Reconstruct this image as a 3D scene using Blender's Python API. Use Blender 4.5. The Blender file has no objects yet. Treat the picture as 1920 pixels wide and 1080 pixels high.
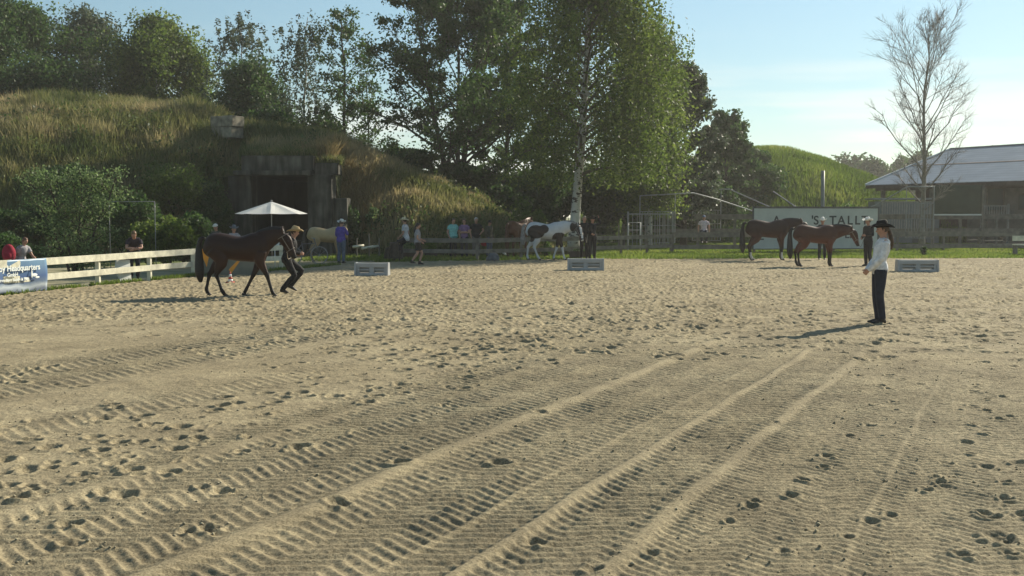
import bpy, math, random
import numpy as np
from mathutils import Vector, Matrix
R = math.radians
random.seed(7)
rng = np.random.default_rng(7)
S = bpy.context.scene
# ------------------------------------------------------------------ camera
FPX, HOR, CH = 2000.0, 402.0, 1.9           # focal length in photo pixels, horizon row, eye height
TH = math.atan((540 - HOR) / FPX)
cam = bpy.data.objects.new('camera', bpy.data.cameras.new('camera'))
S.collection.objects.link(cam)
cam.data.sensor_width = 36
cam.data.lens = 36 * FPX / 1920
cam.data.clip_start = 0.1
cam.data.clip_end = 6000
cam.location = (0, 0, CH)
cam.rotation_euler = (R(90) - TH, 0, 0)
S.camera = cam
# ------------------------------------------------------------------ light
SUN_EL, SUN_AZ = R(30), math.atan2(0.70, 0.71)   # azimuth from +Y towards +X
S.view_settings.view_transform = 'Standard'
S.view_settings.look = 'None'
S.view_settings.gamma = 1
S.view_settings.exposure = 0.82
S.render.engine = 'CYCLES'
w = bpy.data.worlds.new('World'); S.world = w; w.use_nodes = True
nt = w.node_tree; nd = nt.nodes; lk = nt.links
bg = nd['Background']
sky = nd.new('ShaderNodeTexSky'); sky.sky_type = 'NISHITA'; sky.sun_disc = False
sky.sun_elevation = SUN_EL; sky.sun_rotation = SUN_AZ
sky.air_density = 0.9; sky.dust_density = 0.15; sky.ozone_density = 1.0
tc = nd.new('ShaderNodeTexCoord')
mp = nd.new('ShaderNodeMapping'); mp.inputs['Scale'].default_value = (2.2, 2.2, 26)
lk.new(tc.outputs['Generated'], mp.inputs['Vector'])
nz = nd.new('ShaderNodeTexNoise'); nz.inputs['Scale'].default_value = 1.3; nz.inputs['Detail'].default_value = 5
lk.new(mp.outputs[0], nz.inputs['Vector'])
cr = nd.new('ShaderNodeValToRGB'); cr.color_ramp.elements[0].position = .46; cr.color_ramp.elements[1].position = .60
lk.new(nz.outputs['Fac'], cr.inputs['Fac'])
sx = nd.new('ShaderNodeSeparateXYZ'); lk.new(tc.outputs['Generated'], sx.inputs[0])
mr = nd.new('ShaderNodeMapRange'); mr.inputs['From Min'].default_value = .17; mr.inputs['From Max'].default_value = .05
lk.new(sx.outputs['Z'], mr.inputs['Value'])
mm = nd.new('ShaderNodeMath'); mm.operation = 'MULTIPLY'; lk.new(cr.outputs[0], mm.inputs[0]); lk.new(mr.outputs[0], mm.inputs[1])
m2 = nd.new('ShaderNodeMath'); m2.operation = 'MULTIPLY'; m2.inputs[1].default_value = .75; lk.new(mm.outputs[0], m2.inputs[0])
mx = nd.new('ShaderNodeMix'); mx.data_type = 'RGBA'
lk.new(m2.outputs[0], mx.inputs['Factor']); lk.new(sky.outputs[0], mx.inputs['A']); mx.inputs['B'].default_value = (7.6, 7.6, 7.0, 1)
tn = nd.new('ShaderNodeMix'); tn.data_type = 'RGBA'; tn.blend_type = 'MULTIPLY'; tn.inputs['Factor'].default_value = 1; eh = nd.new('ShaderNodeValToRGB'); eh.color_ramp.elements[0].position = .04; eh.color_ramp.elements[1].position = .32
eh.color_ramp.elements[0].color = (.60, .68, .64, 1); eh.color_ramp.elements[1].color = (.95, 1.04, .92, 1); lk.new(sx.outputs['Z'], eh.inputs[0]); lk.new(eh.outputs[0], tn.inputs['B'])
lk.new(sky.outputs[0], tn.inputs['A']); lk.new(tn.outputs['Result'], mx.inputs['A']); lk.new(mx.outputs['Result'], bg.inputs['Color'])
bg.inputs['Strength'].default_value = 0.080
sun = bpy.data.objects.new('sun', bpy.data.lights.new('sun', 'SUN')); S.collection.objects.link(sun)
sun.data.energy = 4.4; sun.data.angle = R(0.53); sun.data.color = (1, .91, .74)
sd = Vector((math.sin(SUN_AZ) * math.cos(SUN_EL), math.cos(SUN_AZ) * math.cos(SUN_EL), math.sin(SUN_EL)))
sun.rotation_euler = sd.to_track_quat('Z', 'Y').to_euler()
SUNX, SUNY = sd.x, sd.y
# ------------------------------------------------------------------ pixel helpers: a pixel into a place on the ground / at a depth
def ray(px, py):
    x = (px - 960) / FPX; y = -(py - 540) / FPX
    return x, math.cos(TH) + y * math.sin(TH), -math.sin(TH) + y * math.cos(TH)
def G(px, py):
    x, y, z = ray(px, py); t = CH / -z
    return x * t, y * t
def AT(px, py, Y):
    x, y, z = ray(px, py); t = Y / y
    return x * t, CH + z * t
# ------------------------------------------------------------------ materials
MATS = {}
def mat(name, col, rough=.8, var=.15, scale=6, bump=0, bscale=40, spec=.3, trans=0, metal=0, col2=None, attr=None, ramp=None):
    if name in MATS: return MATS[name]
    m = bpy.data.materials.new(name); m.use_nodes = True
    n = m.node_tree.nodes; l = m.node_tree.links
    b = n['Principled BSDF']; b.inputs['Roughness'].default_value = rough
    b.inputs['Specular IOR Level'].default_value = spec; b.inputs['Metallic'].default_value = metal
    co = n.new('ShaderNodeTexCoord')
    t = n.new('ShaderNodeTexNoise'); t.inputs['Scale'].default_value = scale; t.inputs['Detail'].default_value = 5
    l.new(co.outputs['Object'], t.inputs['Vector'])
    r = n.new('ShaderNodeValToRGB')
    c2 = col2 or tuple(c * (1 - var * 1.6) for c in col)
    c1 = tuple(min(1, c * (1 + var)) for c in col)
    r.color_ramp.elements[0].position = .3; r.color_ramp.elements[1].position = .7
    r.color_ramp.elements[0].color = (*c2, 1); r.color_ramp.elements[1].color = (*c1, 1)
    l.new(t.outputs['Fac'], r.inputs['Fac'])
    out = r.outputs[0]
    if attr:
        a = n.new('ShaderNodeAttribute'); a.attribute_name = attr
        if ramp:
            rr = n.new('ShaderNodeValToRGB')
            while len(rr.color_ramp.elements) < len(ramp): rr.color_ramp.elements.new(.5)
            for e, (p, c) in zip(rr.color_ramp.elements, ramp): e.position = p; e.color = (*c, 1)
            l.new(a.outputs['Fac'], rr.inputs['Fac']); src = rr.outputs[0]
        else: src = a.outputs['Color']
        k = n.new('ShaderNodeMix'); k.data_type = 'RGBA'; k.blend_type = 'MULTIPLY'; k.inputs['Factor'].default_value = 1
        l.new(src, k.inputs['A']); l.new(out, k.inputs['B']); out = k.outputs['Result']
    l.new(out, b.inputs['Base Color'])
    if bump:
        t2 = n.new('ShaderNodeTexNoise'); t2.inputs['Scale'].default_value = bscale; t2.inputs['Detail'].default_value = 6
        l.new(co.outputs['Object'], t2.inputs['Vector'])
        bp = n.new('ShaderNodeBump'); bp.inputs['Strength'].default_value = bump; bp.inputs['Distance'].default_value = .02
        l.new(t2.outputs['Fac'], bp.inputs['Height']); l.new(bp.outputs[0], b.inputs['Normal'])
    if trans:
        tr = n.new('ShaderNodeBsdfTranslucent'); l.new(out, tr.inputs['Color'])
        ms = n.new('ShaderNodeMixShader'); ms.inputs[0].default_value = trans
        l.new(b.outputs[0], ms.inputs[1]); l.new(tr.outputs[0], ms.inputs[2])
        l.new(ms.outputs[0], n['Material Output'].inputs['Surface'])
    MATS[name] = m
    return m
W1 = (1, 1, 1)
def leafmat(name, dark, mid, light, trans=.42):
    return mat(name, W1, .55, .12, 3, trans=trans, attr='tone', ramp=[(0, dark), (.5, mid), (1, light)], spec=.25)
M_LEAF = leafmat('birch_leaf', (.05, .085, .018), (.12, .18, .032), (.24, .30, .06), .55)
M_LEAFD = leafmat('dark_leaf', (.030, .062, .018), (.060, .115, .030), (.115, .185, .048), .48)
M_LEAFG = leafmat('grey_leaf', (.035, .055, .030), (.075, .105, .055), (.16, .20, .12), .4)
M_LEAFY = leafmat('fresh_leaf', (.045, .10, .012), (.09, .19, .022), (.17, .30, .04), .5)
M_WILLOW = leafmat('willow_leaf', (.07, .12, .04), (.16, .235, .085), (.36, .45, .20), .5)
M_LEAFW = leafmat('weed_leaf', (.03, .06, .015), (.08, .13, .03), (.20, .24, .07), .4)
M_GRASS = leafmat('meadow_grass', (.085, .12, .030), (.205, .210, .070), (.44, .36, .19), .5)
M_GRASSG = leafmat('green_grass', (.08, .13, .02), (.165, .24, .035), (.28, .31, .07), .5)
M_STRAW = leafmat('straw_grass', (.16, .12, .05), (.30, .23, .10), (.44, .36, .18), .4)
M_SOIL = mat('mound_soil', (.10, .11, .035), .95, .4, .6, bump=.6, bscale=6)
M_BARK = mat('bark', (.055, .045, .035), .9, .3, 8, bump=.6)
M_CONC = mat('old_concrete', (.085, .082, .066), .9, .45, 1.3, bump=.8, bscale=9)
def streaks(m):
    n = m.node_tree.nodes; l = m.node_tree.links; b = n['Principled BSDF']; src = b.inputs['Base Color'].links[0].from_socket
    co = n.new('ShaderNodeTexCoord'); mp_ = n.new('ShaderNodeMapping'); mp_.inputs['Scale'].default_value = (5, 5, .5); l.new(co.outputs['Object'], mp_.inputs[0])
    t = n.new('ShaderNodeTexNoise'); t.inputs['Scale'].default_value = 1; t.inputs['Detail'].default_value = 6; l.new(mp_.outputs[0], t.inputs[0])
    r = n.new('ShaderNodeValToRGB'); r.color_ramp.elements[0].position = .4; r.color_ramp.elements[1].position = .62; r.color_ramp.elements[0].color = (.35, .35, .33, 1); r.color_ramp.elements[1].color = (1.1, 1.1, 1.1, 1); l.new(t.outputs[0], r.inputs[0])
    wv = n.new('ShaderNodeTexWave'); wv.bands_direction = 'Z'; wv.inputs['Scale'].default_value = .9; l.new(co.outputs['Object'], wv.inputs[0]); r2 = n.new('ShaderNodeValToRGB'); r2.color_ramp.elements[0].color = (.55, .55, .55, 1); r2.color_ramp.elements[1].position = .06; l.new(wv.outputs[1], r2.inputs[0])
    for q in (r,):
        k = n.new('ShaderNodeMix'); k.data_type = 'RGBA'; k.blend_type = 'MULTIPLY'; k.inputs['Factor'].default_value = 1; l.new(src, k.inputs['A']); l.new(q.outputs[0], k.inputs['B']); src = k.outputs['Result']
    l.new(src, b.inputs['Base Color'])
streaks(M_CONC)
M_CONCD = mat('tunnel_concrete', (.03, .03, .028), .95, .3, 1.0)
M_WOODW = mat('pale_plank', (.62, .59, .45), .75, .16, 5, bump=.3, bscale=20)
M_WOODG = mat('weathered_plank', (.18, .16, .13), .85, .25, 4, bump=.3, bscale=20)
M_WOODD = mat('dark_timber', (.09, .065, .05), .8, .25, 4)
M_STEEL = mat('galvanised_pipe', (.26, .27, .265), .5, .1, 5, metal=.2, spec=.5)
M_BLACK = mat('black_cloth', (.010, .010, .012), .75, .3, 20)
M_RUB = mat('black_leather', (.02, .017, .015), .5, .2, 20)
M_SKIN = mat('skin', (.42, .23, .16), .55, .08, 12)
M_HOOF = mat('hoof_horn', (.06, .05, .04), .5, .2, 20)
M_ROPE = mat('rope', (.25, .22, .18), .8, .1, 20)
def birchbark():
    m = mat('birch_bark', (.46, .445, .39), .75, .10, 3, bump=.3)
    n = m.node_tree.nodes; l = m.node_tree.links
    b = n['Principled BSDF']; src = b.inputs['Base Color'].links[0].from_socket
    co = n.new('ShaderNodeTexCoord'); mpp = n.new('ShaderNodeMapping'); mpp.inputs['Scale'].default_value = (2.2, 2.2, 5)
    l.new(co.outputs['Object'], mpp.inputs[0])
    t = n.new('ShaderNodeTexNoise'); t.inputs['Scale'].default_value = 1.2; t.inputs['Detail'].default_value = 4
    l.new(mpp.outputs[0], t.inputs[0])
    r = n.new('ShaderNodeValToRGB'); r.color_ramp.elements[0].position = .55; r.color_ramp.elements[1].position = .60
    l.new(t.outputs[0], r.inputs[0])
    k = n.new('ShaderNodeMix'); k.data_type = 'RGBA'; l.new(r.outputs[0], k.inputs['Factor'])
    l.new(src, k.inputs['A']); k.inputs['B'].default_value = (.045, .04, .035, 1)
    l.new(k.outputs['Result'], b.inputs['Base Color'])
    return m
M_BIRCH = birchbark()
M_TWIG = mat('twig_bark', (.10, .085, .065), .9, .2, 8)
# ------------------------------------------------------------------ object helpers
def link(o, parent=None):
    S.collection.objects.link(o)
    if parent: o.parent = parent
    return o
def tag(o, label=None, cat=None, group=None, kind=None):
    if label: o['label'] = label
    if cat: o['category'] = cat
    if group: o['group'] = group
    if kind: o['kind'] = kind
    return o
def thing(name, label, cat, loc=(0, 0, 0), rz=0, group=None, sc=1):
    o = bpy.data.objects.new(name, None); link(o); o.empty_display_size = .3
    o.location = loc; o.rotation_euler = (0, 0, rz); o.scale = (sc, sc, sc)
    return tag(o, label, cat, group)
def npmesh(name, V, F, mt, parent=None, smooth=True, tone=None, col=None):
    """V (n,3); F (m,k) all faces with k corners"""
    V = np.ascontiguousarray(V, dtype=np.float32); F = np.ascontiguousarray(F, dtype=np.int32)
    me = bpy.data.meshes.new(name); n, (m, k) = len(V), F.shape
    me.vertices.add(n); me.vertices.foreach_set('co', V.ravel())
    me.loops.add(m * k); me.loops.foreach_set('vertex_index', F.ravel())
    me.polygons.add(m); me.polygons.foreach_set('loop_start', np.arange(0, m * k, k, dtype=np.int32))
    if smooth: me.polygons.foreach_set('use_smooth', np.ones(m, dtype=bool))
    me.update(calc_edges=True)
    if tone is not None:
        a = me.attributes.new('tone', 'FLOAT', 'FACE'); a.data.foreach_set('value', np.ascontiguousarray(tone, dtype=np.float32))
    if mt: me.materials.append(mt)
    o = bpy.data.objects.new(name, me)
    return link(o, parent)
class MB:
    def __init__(s): s.v = []; s.f = []
    def box(s, c, d, rz=0, rx=0, ry=0):
        M = Matrix.Translation(c) @ Matrix.Rotation(rz, 4, 'Z') @ Matrix.Rotation(rx, 4, 'X') @ Matrix.Rotation(ry, 4, 'Y')
        b = len(s.v)
        for x in (-.5, .5):
            for y in (-.5, .5):
                for z in (-.5, .5): s.v.append(M @ Vector((x * d[0], y * d[1], z * d[2])))
        s.f += [[b + i for i in q] for q in ((0, 1, 3, 2), (4, 6, 7, 5), (0, 4, 5, 1), (2, 3, 7, 6), (0, 2, 6, 4), (1, 5, 7, 3))]
        return s
    def bar(s, a, b_, w_, h_, up=(0, 0, 1)):
        """box beam from a to b, w across, h along up"""
        a = Vector(a); b_ = Vector(b_); t = (b_ - a).normalized(); sd_ = t.cross(Vector(up))
        if sd_.length < 1e-4: sd_ = t.cross(Vector((1, 0, 0)))
        sd_.normalize(); u = sd_.cross(t); b = len(s.v)
        for p in (a, b_):
            for i, j in ((-1, -1), (1, -1), (1, 1), (-1, 1)): s.v.append(p + sd_ * i * w_ / 2 + u * j * h_ / 2)
        s.f += [[b, b + 3, b + 2, b + 1], [b + 4, b + 5, b + 6, b + 7]] + [[b + i, b + (i + 1) % 4, b + 4 + (i + 1) % 4, b + 4 + i] for i in range(4)]
        return s
    def tube(s, pts, rads, n=8, side=None, interp=0):
        """closed tube; rads numbers or (side radius, other radius)"""
        pts = [Vector(p) for p in pts]; rads = [r if isinstance(r, (tuple, list)) else (r, r) for r in rads]
        if interp:
            P, Q = [], []
            for i in range(len(pts) - 1):
                p0 = pts[max(i - 1, 0)]; p1 = pts[i]; p2 = pts[i + 1]; p3 = pts[min(i + 2, len(pts) - 1)]
                r0 = rads[max(i - 1, 0)]; r1 = rads[i]; r2 = rads[i + 1]; r3 = rads[min(i + 2, len(pts) - 1)]
                for k in range(interp):
                    t = k / interp
                    f = (-.5 * t + t * t - .5 * t ** 3, 1 - 2.5 * t * t + 1.5 * t ** 3, .5 * t + 2 * t * t - 1.5 * t ** 3, -.5 * t * t + .5 * t ** 3)
                    P.append(p0 * f[0] + p1 * f[1] + p2 * f[2] + p3 * f[3])
                    Q.append(tuple(max(.002, r0[j] * f[0] + r1[j] * f[1] + r2[j] * f[2] + r3[j] * f[3]) for j in (0, 1)))
            P.append(pts[-1]); Q.append(rads[-1]); pts, rads = P, Q
        sdv = Vector(side) if side is not None else None
        base = len(s.v); m = len(pts)
        for i in range(m):
            t = (pts[min(i + 1, m - 1)] - pts[max(i - 1, 0)])
            t = t.normalized() if t.length > 1e-9 else Vector((0, 0, 1))
            if sdv is None:
                sdv = t.cross(Vector((0, 0, 1)))
                if sdv.length < .1: sdv = t.cross(Vector((0, 1, 0)))
            s1 = sdv - t * sdv.dot(t)
            if s1.length < 1e-3: s1 = t.orthogonal()
            s1.normalize(); s2 = t.cross(s1)
            if side is None: sdv = s1
            for k in range(n):
                a = 2 * math.pi * k / n
                s.v.append(pts[i] + s1 * math.cos(a) * rads[i][0] + s2 * math.sin(a) * rads[i][1])
        for i in range(m - 1):
            for k in range(n):
                k2 = (k + 1) % n
                s.f.append([base + i * n + k, base + i * n + k2, base + (i + 1) * n + k2, base + (i + 1) * n + k])
        s.f.append([base + k for k in range(n)][::-1]); s.f.append([base + (m - 1) * n + k for k in range(n)])
        return s
    def ball(s, c, r, n=10, m=7):
        c = Vector(c); r = r if isinstance(r, (tuple, list)) else (r, r, r)
        P = []; Q = []
        base = len(s.v)
        for i in range(m + 1):
            a = math.pi * (i + .001) / (m + .002) - math.pi / 2
            for k in range(n):
                b = 2 * math.pi * k / n
                s.v.append(c + Vector((math.cos(a) * math.cos(b) * r[0], math.cos(a) * math.sin(b) * r[1], math.sin(a) * r[2])))
        for i in range(m):
            for k in range(n):
                k2 = (k + 1) % n
                s.f.append([base + i * n + k, base + i * n + k2, base + (i + 1) * n + k2, base + (i + 1) * n + k])
        return s
    def quad(s, a, b, c, d):
        i = len(s.v); s.v += [Vector(a), Vector(b), Vector(c), Vector(d)]; s.f.append([i, i + 1, i + 2, i + 3]); return s
    def build(s, name, mt, parent=None, smooth=False, bevel=0):
        me = bpy.data.meshes.new(name); me.from_pydata([tuple(v) for v in s.v], [], s.f)
        if smooth: me.polygons.foreach_set('use_smooth', [True] * len(me.polygons))
        if mt: me.materials.append(mt)
        me.update(); o = bpy.data.objects.new(name, me); link(o, parent)
        if bevel:
            b = o.modifiers.new('bevel', 'BEVEL'); b.width = bevel; b.segments = 2; b.limit_method = 'ANGLE'
        return o
    def voxel(s, name, mt, parent, size, sm=3, colour=None):
        """union of the closed tubes as one continuous skin"""
        me = bpy.data.meshes.new(name); me.from_pydata([tuple(v) for v in s.v], [], s.f)
        o = bpy.data.objects.new(name, me); S.collection.objects.link(o)
        r = o.modifiers.new('r', 'REMESH'); r.mode = 'VOXEL'; r.voxel_size = size; r.use_smooth_shade = True
        if sm:
            k = o.modifiers.new('s', 'SMOOTH'); k.iterations = sm; k.factor = .5
        bpy.context.view_layer.update()
        dg = bpy.context.evaluated_depsgraph_get()
        m2_ = bpy.data.meshes.new_from_object(o.evaluated_get(dg)); m2_.name = name
        bpy.data.objects.remove(o); bpy.data.meshes.remove(me)
        m2_.materials.clear()
        for x in (mt if isinstance(mt, list) else [mt]): m2_.materials.append(x)
        m2_.polygons.foreach_set('use_smooth', [True] * len(m2_.polygons))
        if colour:
            n = len(m2_.vertices); co = np.empty(n * 3, dtype=np.float32); m2_.vertices.foreach_get('co', co); co = co.reshape(-1, 3)
            a = m2_.attributes.new('coat', 'FLOAT_COLOR', 'POINT')
            a.data.foreach_set('color', np.hstack([colour(co), np.ones((n, 1))]).astype(np.float32).ravel())
        return link(bpy.data.objects.new(name, m2_), parent)
# ------------------------------------------------------------------ noise
TAB = rng.random((512, 512)).astype(np.float32)
def vn(x, y, s=0):
    x = np.asarray(x, dtype=np.float64) + s * 37.3; y = np.asarray(y, dtype=np.float64) + s * 91.7
    xi = np.floor(x).astype(np.int64); yi = np.floor(y).astype(np.int64); fx = x - xi; fy = y - yi
    fx = fx * fx * (3 - 2 * fx); fy = fy * fy * (3 - 2 * fy)
    a = TAB[yi & 511, xi & 511]; b = TAB[yi & 511, (xi + 1) & 511]; c = TAB[(yi + 1) & 511, xi & 511]; d = TAB[(yi + 1) & 511, (xi + 1) & 511]
    return (a * (1 - fx) + b * fx) * (1 - fy) + (c * (1 - fx) + d * fx) * fy
def fbm(x, y, s=0, o=4):
    r = 0; a = .5; t = 0
    for i in range(o): r = r + a * vn(x * 2 ** i, y * 2 ** i, s + i * 3); t += a; a *= .5
    return r / t
def sm(a, b, x):
    t = np.clip((x - a) / (b - a), 0, 1); return t * t * (3 - 2 * t)
# ------------------------------------------------------------------ ground sheet
def sheet(name, x0, x1, y0, y1, z, mt, nx=2, ny=2, fz=None):
    X, Y = np.meshgrid(np.linspace(x0, x1, nx), np.linspace(y0, y1, ny)); Z = np.full_like(X, z) if fz is None else fz(X, Y)
    V = np.stack([X.ravel(), Y.ravel(), Z.ravel()], 1); i = np.arange((ny - 1) * nx).reshape(ny - 1, nx)[:, :-1].ravel()
    F = np.stack([i, i + 1, i + nx + 1, i + nx], 1)
    return V, F
gm = mat('turf', (.13, .17, .035), .95, .3, .25, bump=.5, bscale=3, col2=(.13, .125, .06))
V, F = sheet('ground', -640, 640, -190, 610, -.06, gm)
tag(npmesh('ground', V, F, gm), kind='structure')
# sand edge: back boundary of the arena as a function of X
EX = np.array([-40, -20, -13.3, -11.95, -11.25, -9.8, -7.9, -6.7, -5.5, -1.3, 3.2, 10, 22, 60])
EY = np.array([-54, 2, 19.7, 24.6, 27.8, 32.5, 35.8, 39.6, 42.2, 43.9, 45.4, 45.9, 46.4, 47])
def edgeY(X): return np.interp(X, EX, EY)
def sandmat():
    m = bpy.data.materials.new('riding_sand'); m.use_nodes = True; n = m.node_tree.nodes; l = m.node_tree.links
    b = n['Principled BSDF']; b.inputs['Roughness'].default_value = .95; b.inputs['Specular IOR Level'].default_value = .15
    co = n.new('ShaderNodeTexCoord')
    def noise(sc, det, rough=.6):
        t = n.new('ShaderNodeTexNoise'); t.inputs['Scale'].default_value = sc; t.inputs['Detail'].default_value = det; t.inputs['Roughness'].default_value = rough
        l.new(co.outputs['Object'], t.inputs[0]); return t
    def ramp(t, p0, c0, p1, c1):
        r = n.new('ShaderNodeValToRGB'); r.color_ramp.elements[0].position = p0; r.color_ramp.elements[1].position = p1
        r.color_ramp.elements[0].color = (*c0, 1); r.color_ramp.elements[1].color = (*c1, 1); l.new(t.outputs[0], r.inputs[0]); return r
    base = ramp(noise(.35, 6), .35, (.345, .296, .196), .65, (.425, .37, .252))
    def mul(a, r):
        k = n.new('ShaderNodeMix'); k.data_type = 'RGBA'; k.blend_type = 'MULTIPLY'; k.inputs['Factor'].default_value = 1
        l.new(a, k.inputs['A']); l.new(r.outputs[0], k.inputs['B']); return k.outputs['Result']
    c = mul(base.outputs[0], ramp(noise(2.2, 8, .75), .38, (.78, .77, .75), .62, (1.04, 1.03, 1)))
    c = mul(c, ramp(noise(.9, 7, .7), .40, (.80, .79, .78), .60, (1.05, 1.04, 1.02)))
    c = mul(c, ramp(noise(55, 3, .7), .36, (.60, .58, .55), .60, (1.12, 1.1, 1.06)))
    c = mul(c, ramp(noise(16, 5, .8), .27, (.55, .52, .5), .36, (1, 1, 1)))
    l.new(c, b.inputs['Base Color'])
    t = noise(70, 5, .7); bp = n.new('ShaderNodeBump'); bp.inputs['Strength'].default_value = .7; bp.inputs['Distance'].default_value = .012
    l.new(t.outputs[0], bp.inputs['Height'])
    t2 = noise(14, 6, .7); bq = n.new('ShaderNodeBump'); bq.inputs['Strength'].default_value = .55; bq.inputs['Distance'].default_value = .03
    l.new(t2.outputs[0], bq.inputs['Height']); l.new(bp.outputs[0], bq.inputs['Normal'])
    l.new(bq.outputs[0], b.inputs['Normal'])
    return m
M_SAND = sandmat()
AL = R(25)
def craters(X, Y, cell, prob, rad, dep, seed):
    """jittered lattice of hoof marks; prob is a density field per vertex"""
    H = np.zeros_like(X); ci = np.floor(X / cell).astype(np.int64); cj = np.floor(Y / cell).astype(np.int64)
    for di in (-1, 0, 1):
        for dj in (-1, 0, 1):
            i = ci + di; j = cj + dj
            h1 = TAB[(j * 7 + seed) & 511, (i * 3 + seed * 5) & 511]; h2 = TAB[(j * 3 + seed * 11) & 511, (i * 7 + 13) & 511]
            h3 = TAB[(j + seed * 3) & 511, (i + 77 + seed) & 511]; h4 = TAB[(j * 5 + 31) & 511, (i * 5 + seed) & 511]
            cx = (i + h1) * cell; cy = (j + h2) * cell; r = rad * (.65 + .7 * h4)
            dx = X - cx; dy = (Y - cy) * (.75 + .5 * h1)
            d = np.sqrt(dx * dx + dy * dy) / r
            on = (h3 < prob)
            H += on * dep * (.5 + h4) * (-np.clip(1 - d * d, 0, 1) ** 1.3 + .38 * np.exp(-((d - 1.2) / .28) ** 2))
    return H
def sand_height(X, Y):
    u = X * math.cos(AL) - Y * math.sin(AL); v = X * math.sin(AL) + Y * math.cos(AL)
    u = u + .05 * np.sin(v * .35) + .10 * (fbm(X * .35, Y * .35, 2) - .5)
    H = .04 * (fbm(X * .22, Y * .22, 1) - .5) + .009 * (fbm(X * 1.6, Y * 1.6, 3) - .5) + .016 * (fbm(X * 7, Y * 7, 5) - .5) + .010 * (fbm(X * 24, Y * 24, 6, 2) - .5)
    # tyre and harrow chevrons
    warp = .055 * (fbm(u * 1.3, v * 1.3, 9) - .5) + .30 * (fbm(u * .5, v * .15, 8) - .5)
    def chev(per, slope, sp, off, sharp=1.3):
        q = (u - off) / per; tri = np.abs((q - np.floor(q)) - .5) * 2 * per / 2
        ph = (v - slope * tri + warp) / sp
        k = ph - np.floor(ph); return (.5 + .5 * np.cos(2 * np.pi * (k ** .75))) ** sharp
    near = 1 - sm(13.5, 20, v + 2.5 * (fbm(X * .5, Y * .5, 12) - .5))
    patch = .45 + .8 * fbm(X * .9, Y * .9, 11)
    left = sm(-6.3, -5.9, u); mid = sm(-4.3, -3.9, u); right = sm(-2.0, -1.6, u)
    A = left * (1 - right) * .019 + right * .014
    A = A * near * patch
    CA = chev(.62, .55, .112, -.15); CB = chev(.50, .50, .085, .2, 1.0)
    ridges = np.where(u < -1.8, CA, CB)
    H = H + A * (ridges - .4)
    far_strip = sm(-11.6, -11.2, u) * (1 - sm(-9.6, -9.2, u)) * (1 - sm(15, 19, v)) * .022 + sm(-8.3, -8, u) * (1 - sm(-7.4, -7.1, u)) * (1 - sm(8, 13, v)) * .014
    H = H + far_strip * patch * (chev(1.0, .5, .14, .1) - .4)
    # smooth berms pushed up between the passes
    for u0, wd, hh, vmax in ((-4.02, .085, .050, 17), (-2.55, .055, .040, 16), (-1.85, .065, .030, 18), (-5.68, .10, .028, 9), (-.72, .022, .010, 14), (-2.95, .03, .016, 13), (-9.0, .12, .03, 17), (1.4, .02, .010, 12)):
        wig = wd * (1 + .5 * (fbm(v * 2, u * 0 + u0, 15) - .5))
        g = np.exp(-np.abs((u - u0 + .012 * np.sin(v * 3)) / wig) ** 3) * (1 - sm(vmax - 2, vmax + 3, v))
        H = H * (1 - (.9 if wd > .05 else .5) * g) + g * (hh * .42 * (.8 + .4 * vn(v * 3, u * 4, 4)) + .005 * (fbm(X * 9, Y * 9, 18) - .5))
    # hoof marks
    churn = sm(12.5, 19, Y + .30 * np.abs(X - 2) * (X < 2) * 0 + 3 * (fbm(X * .3, Y * .3, 21) - .5) - .55 * np.clip(-X, 0, 6))
    leftchurn = sm(.50, .62, fbm(X * .45, Y * .45, 22)) * (1 - sm(-5.4, -4.6, u)) * sm(-13, -10, u)
    band = np.exp(-((u + 6.6) / .75) ** 2) * (v > 3)
    dens = np.clip(churn * (.45 + .7 * fbm(X * .25, Y * .25, 24)) + .5 * band + .28 * leftchurn + .02, 0, 1)
    H = H + craters(X, Y, .19, dens * .8, .072, .029, 3) + craters(X, Y, .31, dens * .7, .105, .032, 8) * (churn > .02)
    H = H + craters(X, Y, .48, .38 * band + .2 * leftchurn, .075, .026, 14)
    rb = sm(2.8, 3.4, X - .18 * (Y - 8)) * (1 - sm(15, 18, Y))
    H = H + craters(X, Y, .40, rb * .24, .048, .019, 19)
    # single tracks across the rolled part
    trk = [(1663, 683), (1690, 692), (1668, 704), (1693, 712), (1652, 724), (1640, 760), (1676, 755), (1632, 798), (1592, 818), (1551, 856), (1545, 876), (1508, 900), (1481, 929), (1415, 941), (1408, 950), (1368, 977), (1222, 1037), (1112, 1068), (1835, 722), (1825, 735), (1850, 750), (1880, 745), (1825, 762), (1850, 772), (1875, 788), (1823, 798), (1848, 815), (1812, 831), (1820, 850), (1775, 869), (1758, 896), (1737, 919), (1765, 905), (1670, 966), (1632, 978), (1590, 1008), (1470, 1035), (1850, 875), (1885, 903), (1885, 934), (1870, 1008), (1895, 1038), (1805, 1040), (1840, 960)]
    for k, (px, py) in enumerate(trk):
        cx, cy = G(px, py); rr = .036 + .016 * ((k * 7) % 5) / 4
        msk = (np.abs(X - cx) < .3) & (np.abs(Y - cy) < .3)
        d = np.sqrt((X[msk] - cx) ** 2 + ((Y[msk] - cy) * .8) ** 2) / rr
        H[msk] = H[msk] * sm(.6, 1.3, d) + -.024 * np.clip(1 - d ** 3, 0, 1) + .010 * np.exp(-((d - 1.35) / .3) ** 2)
    return H
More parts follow.
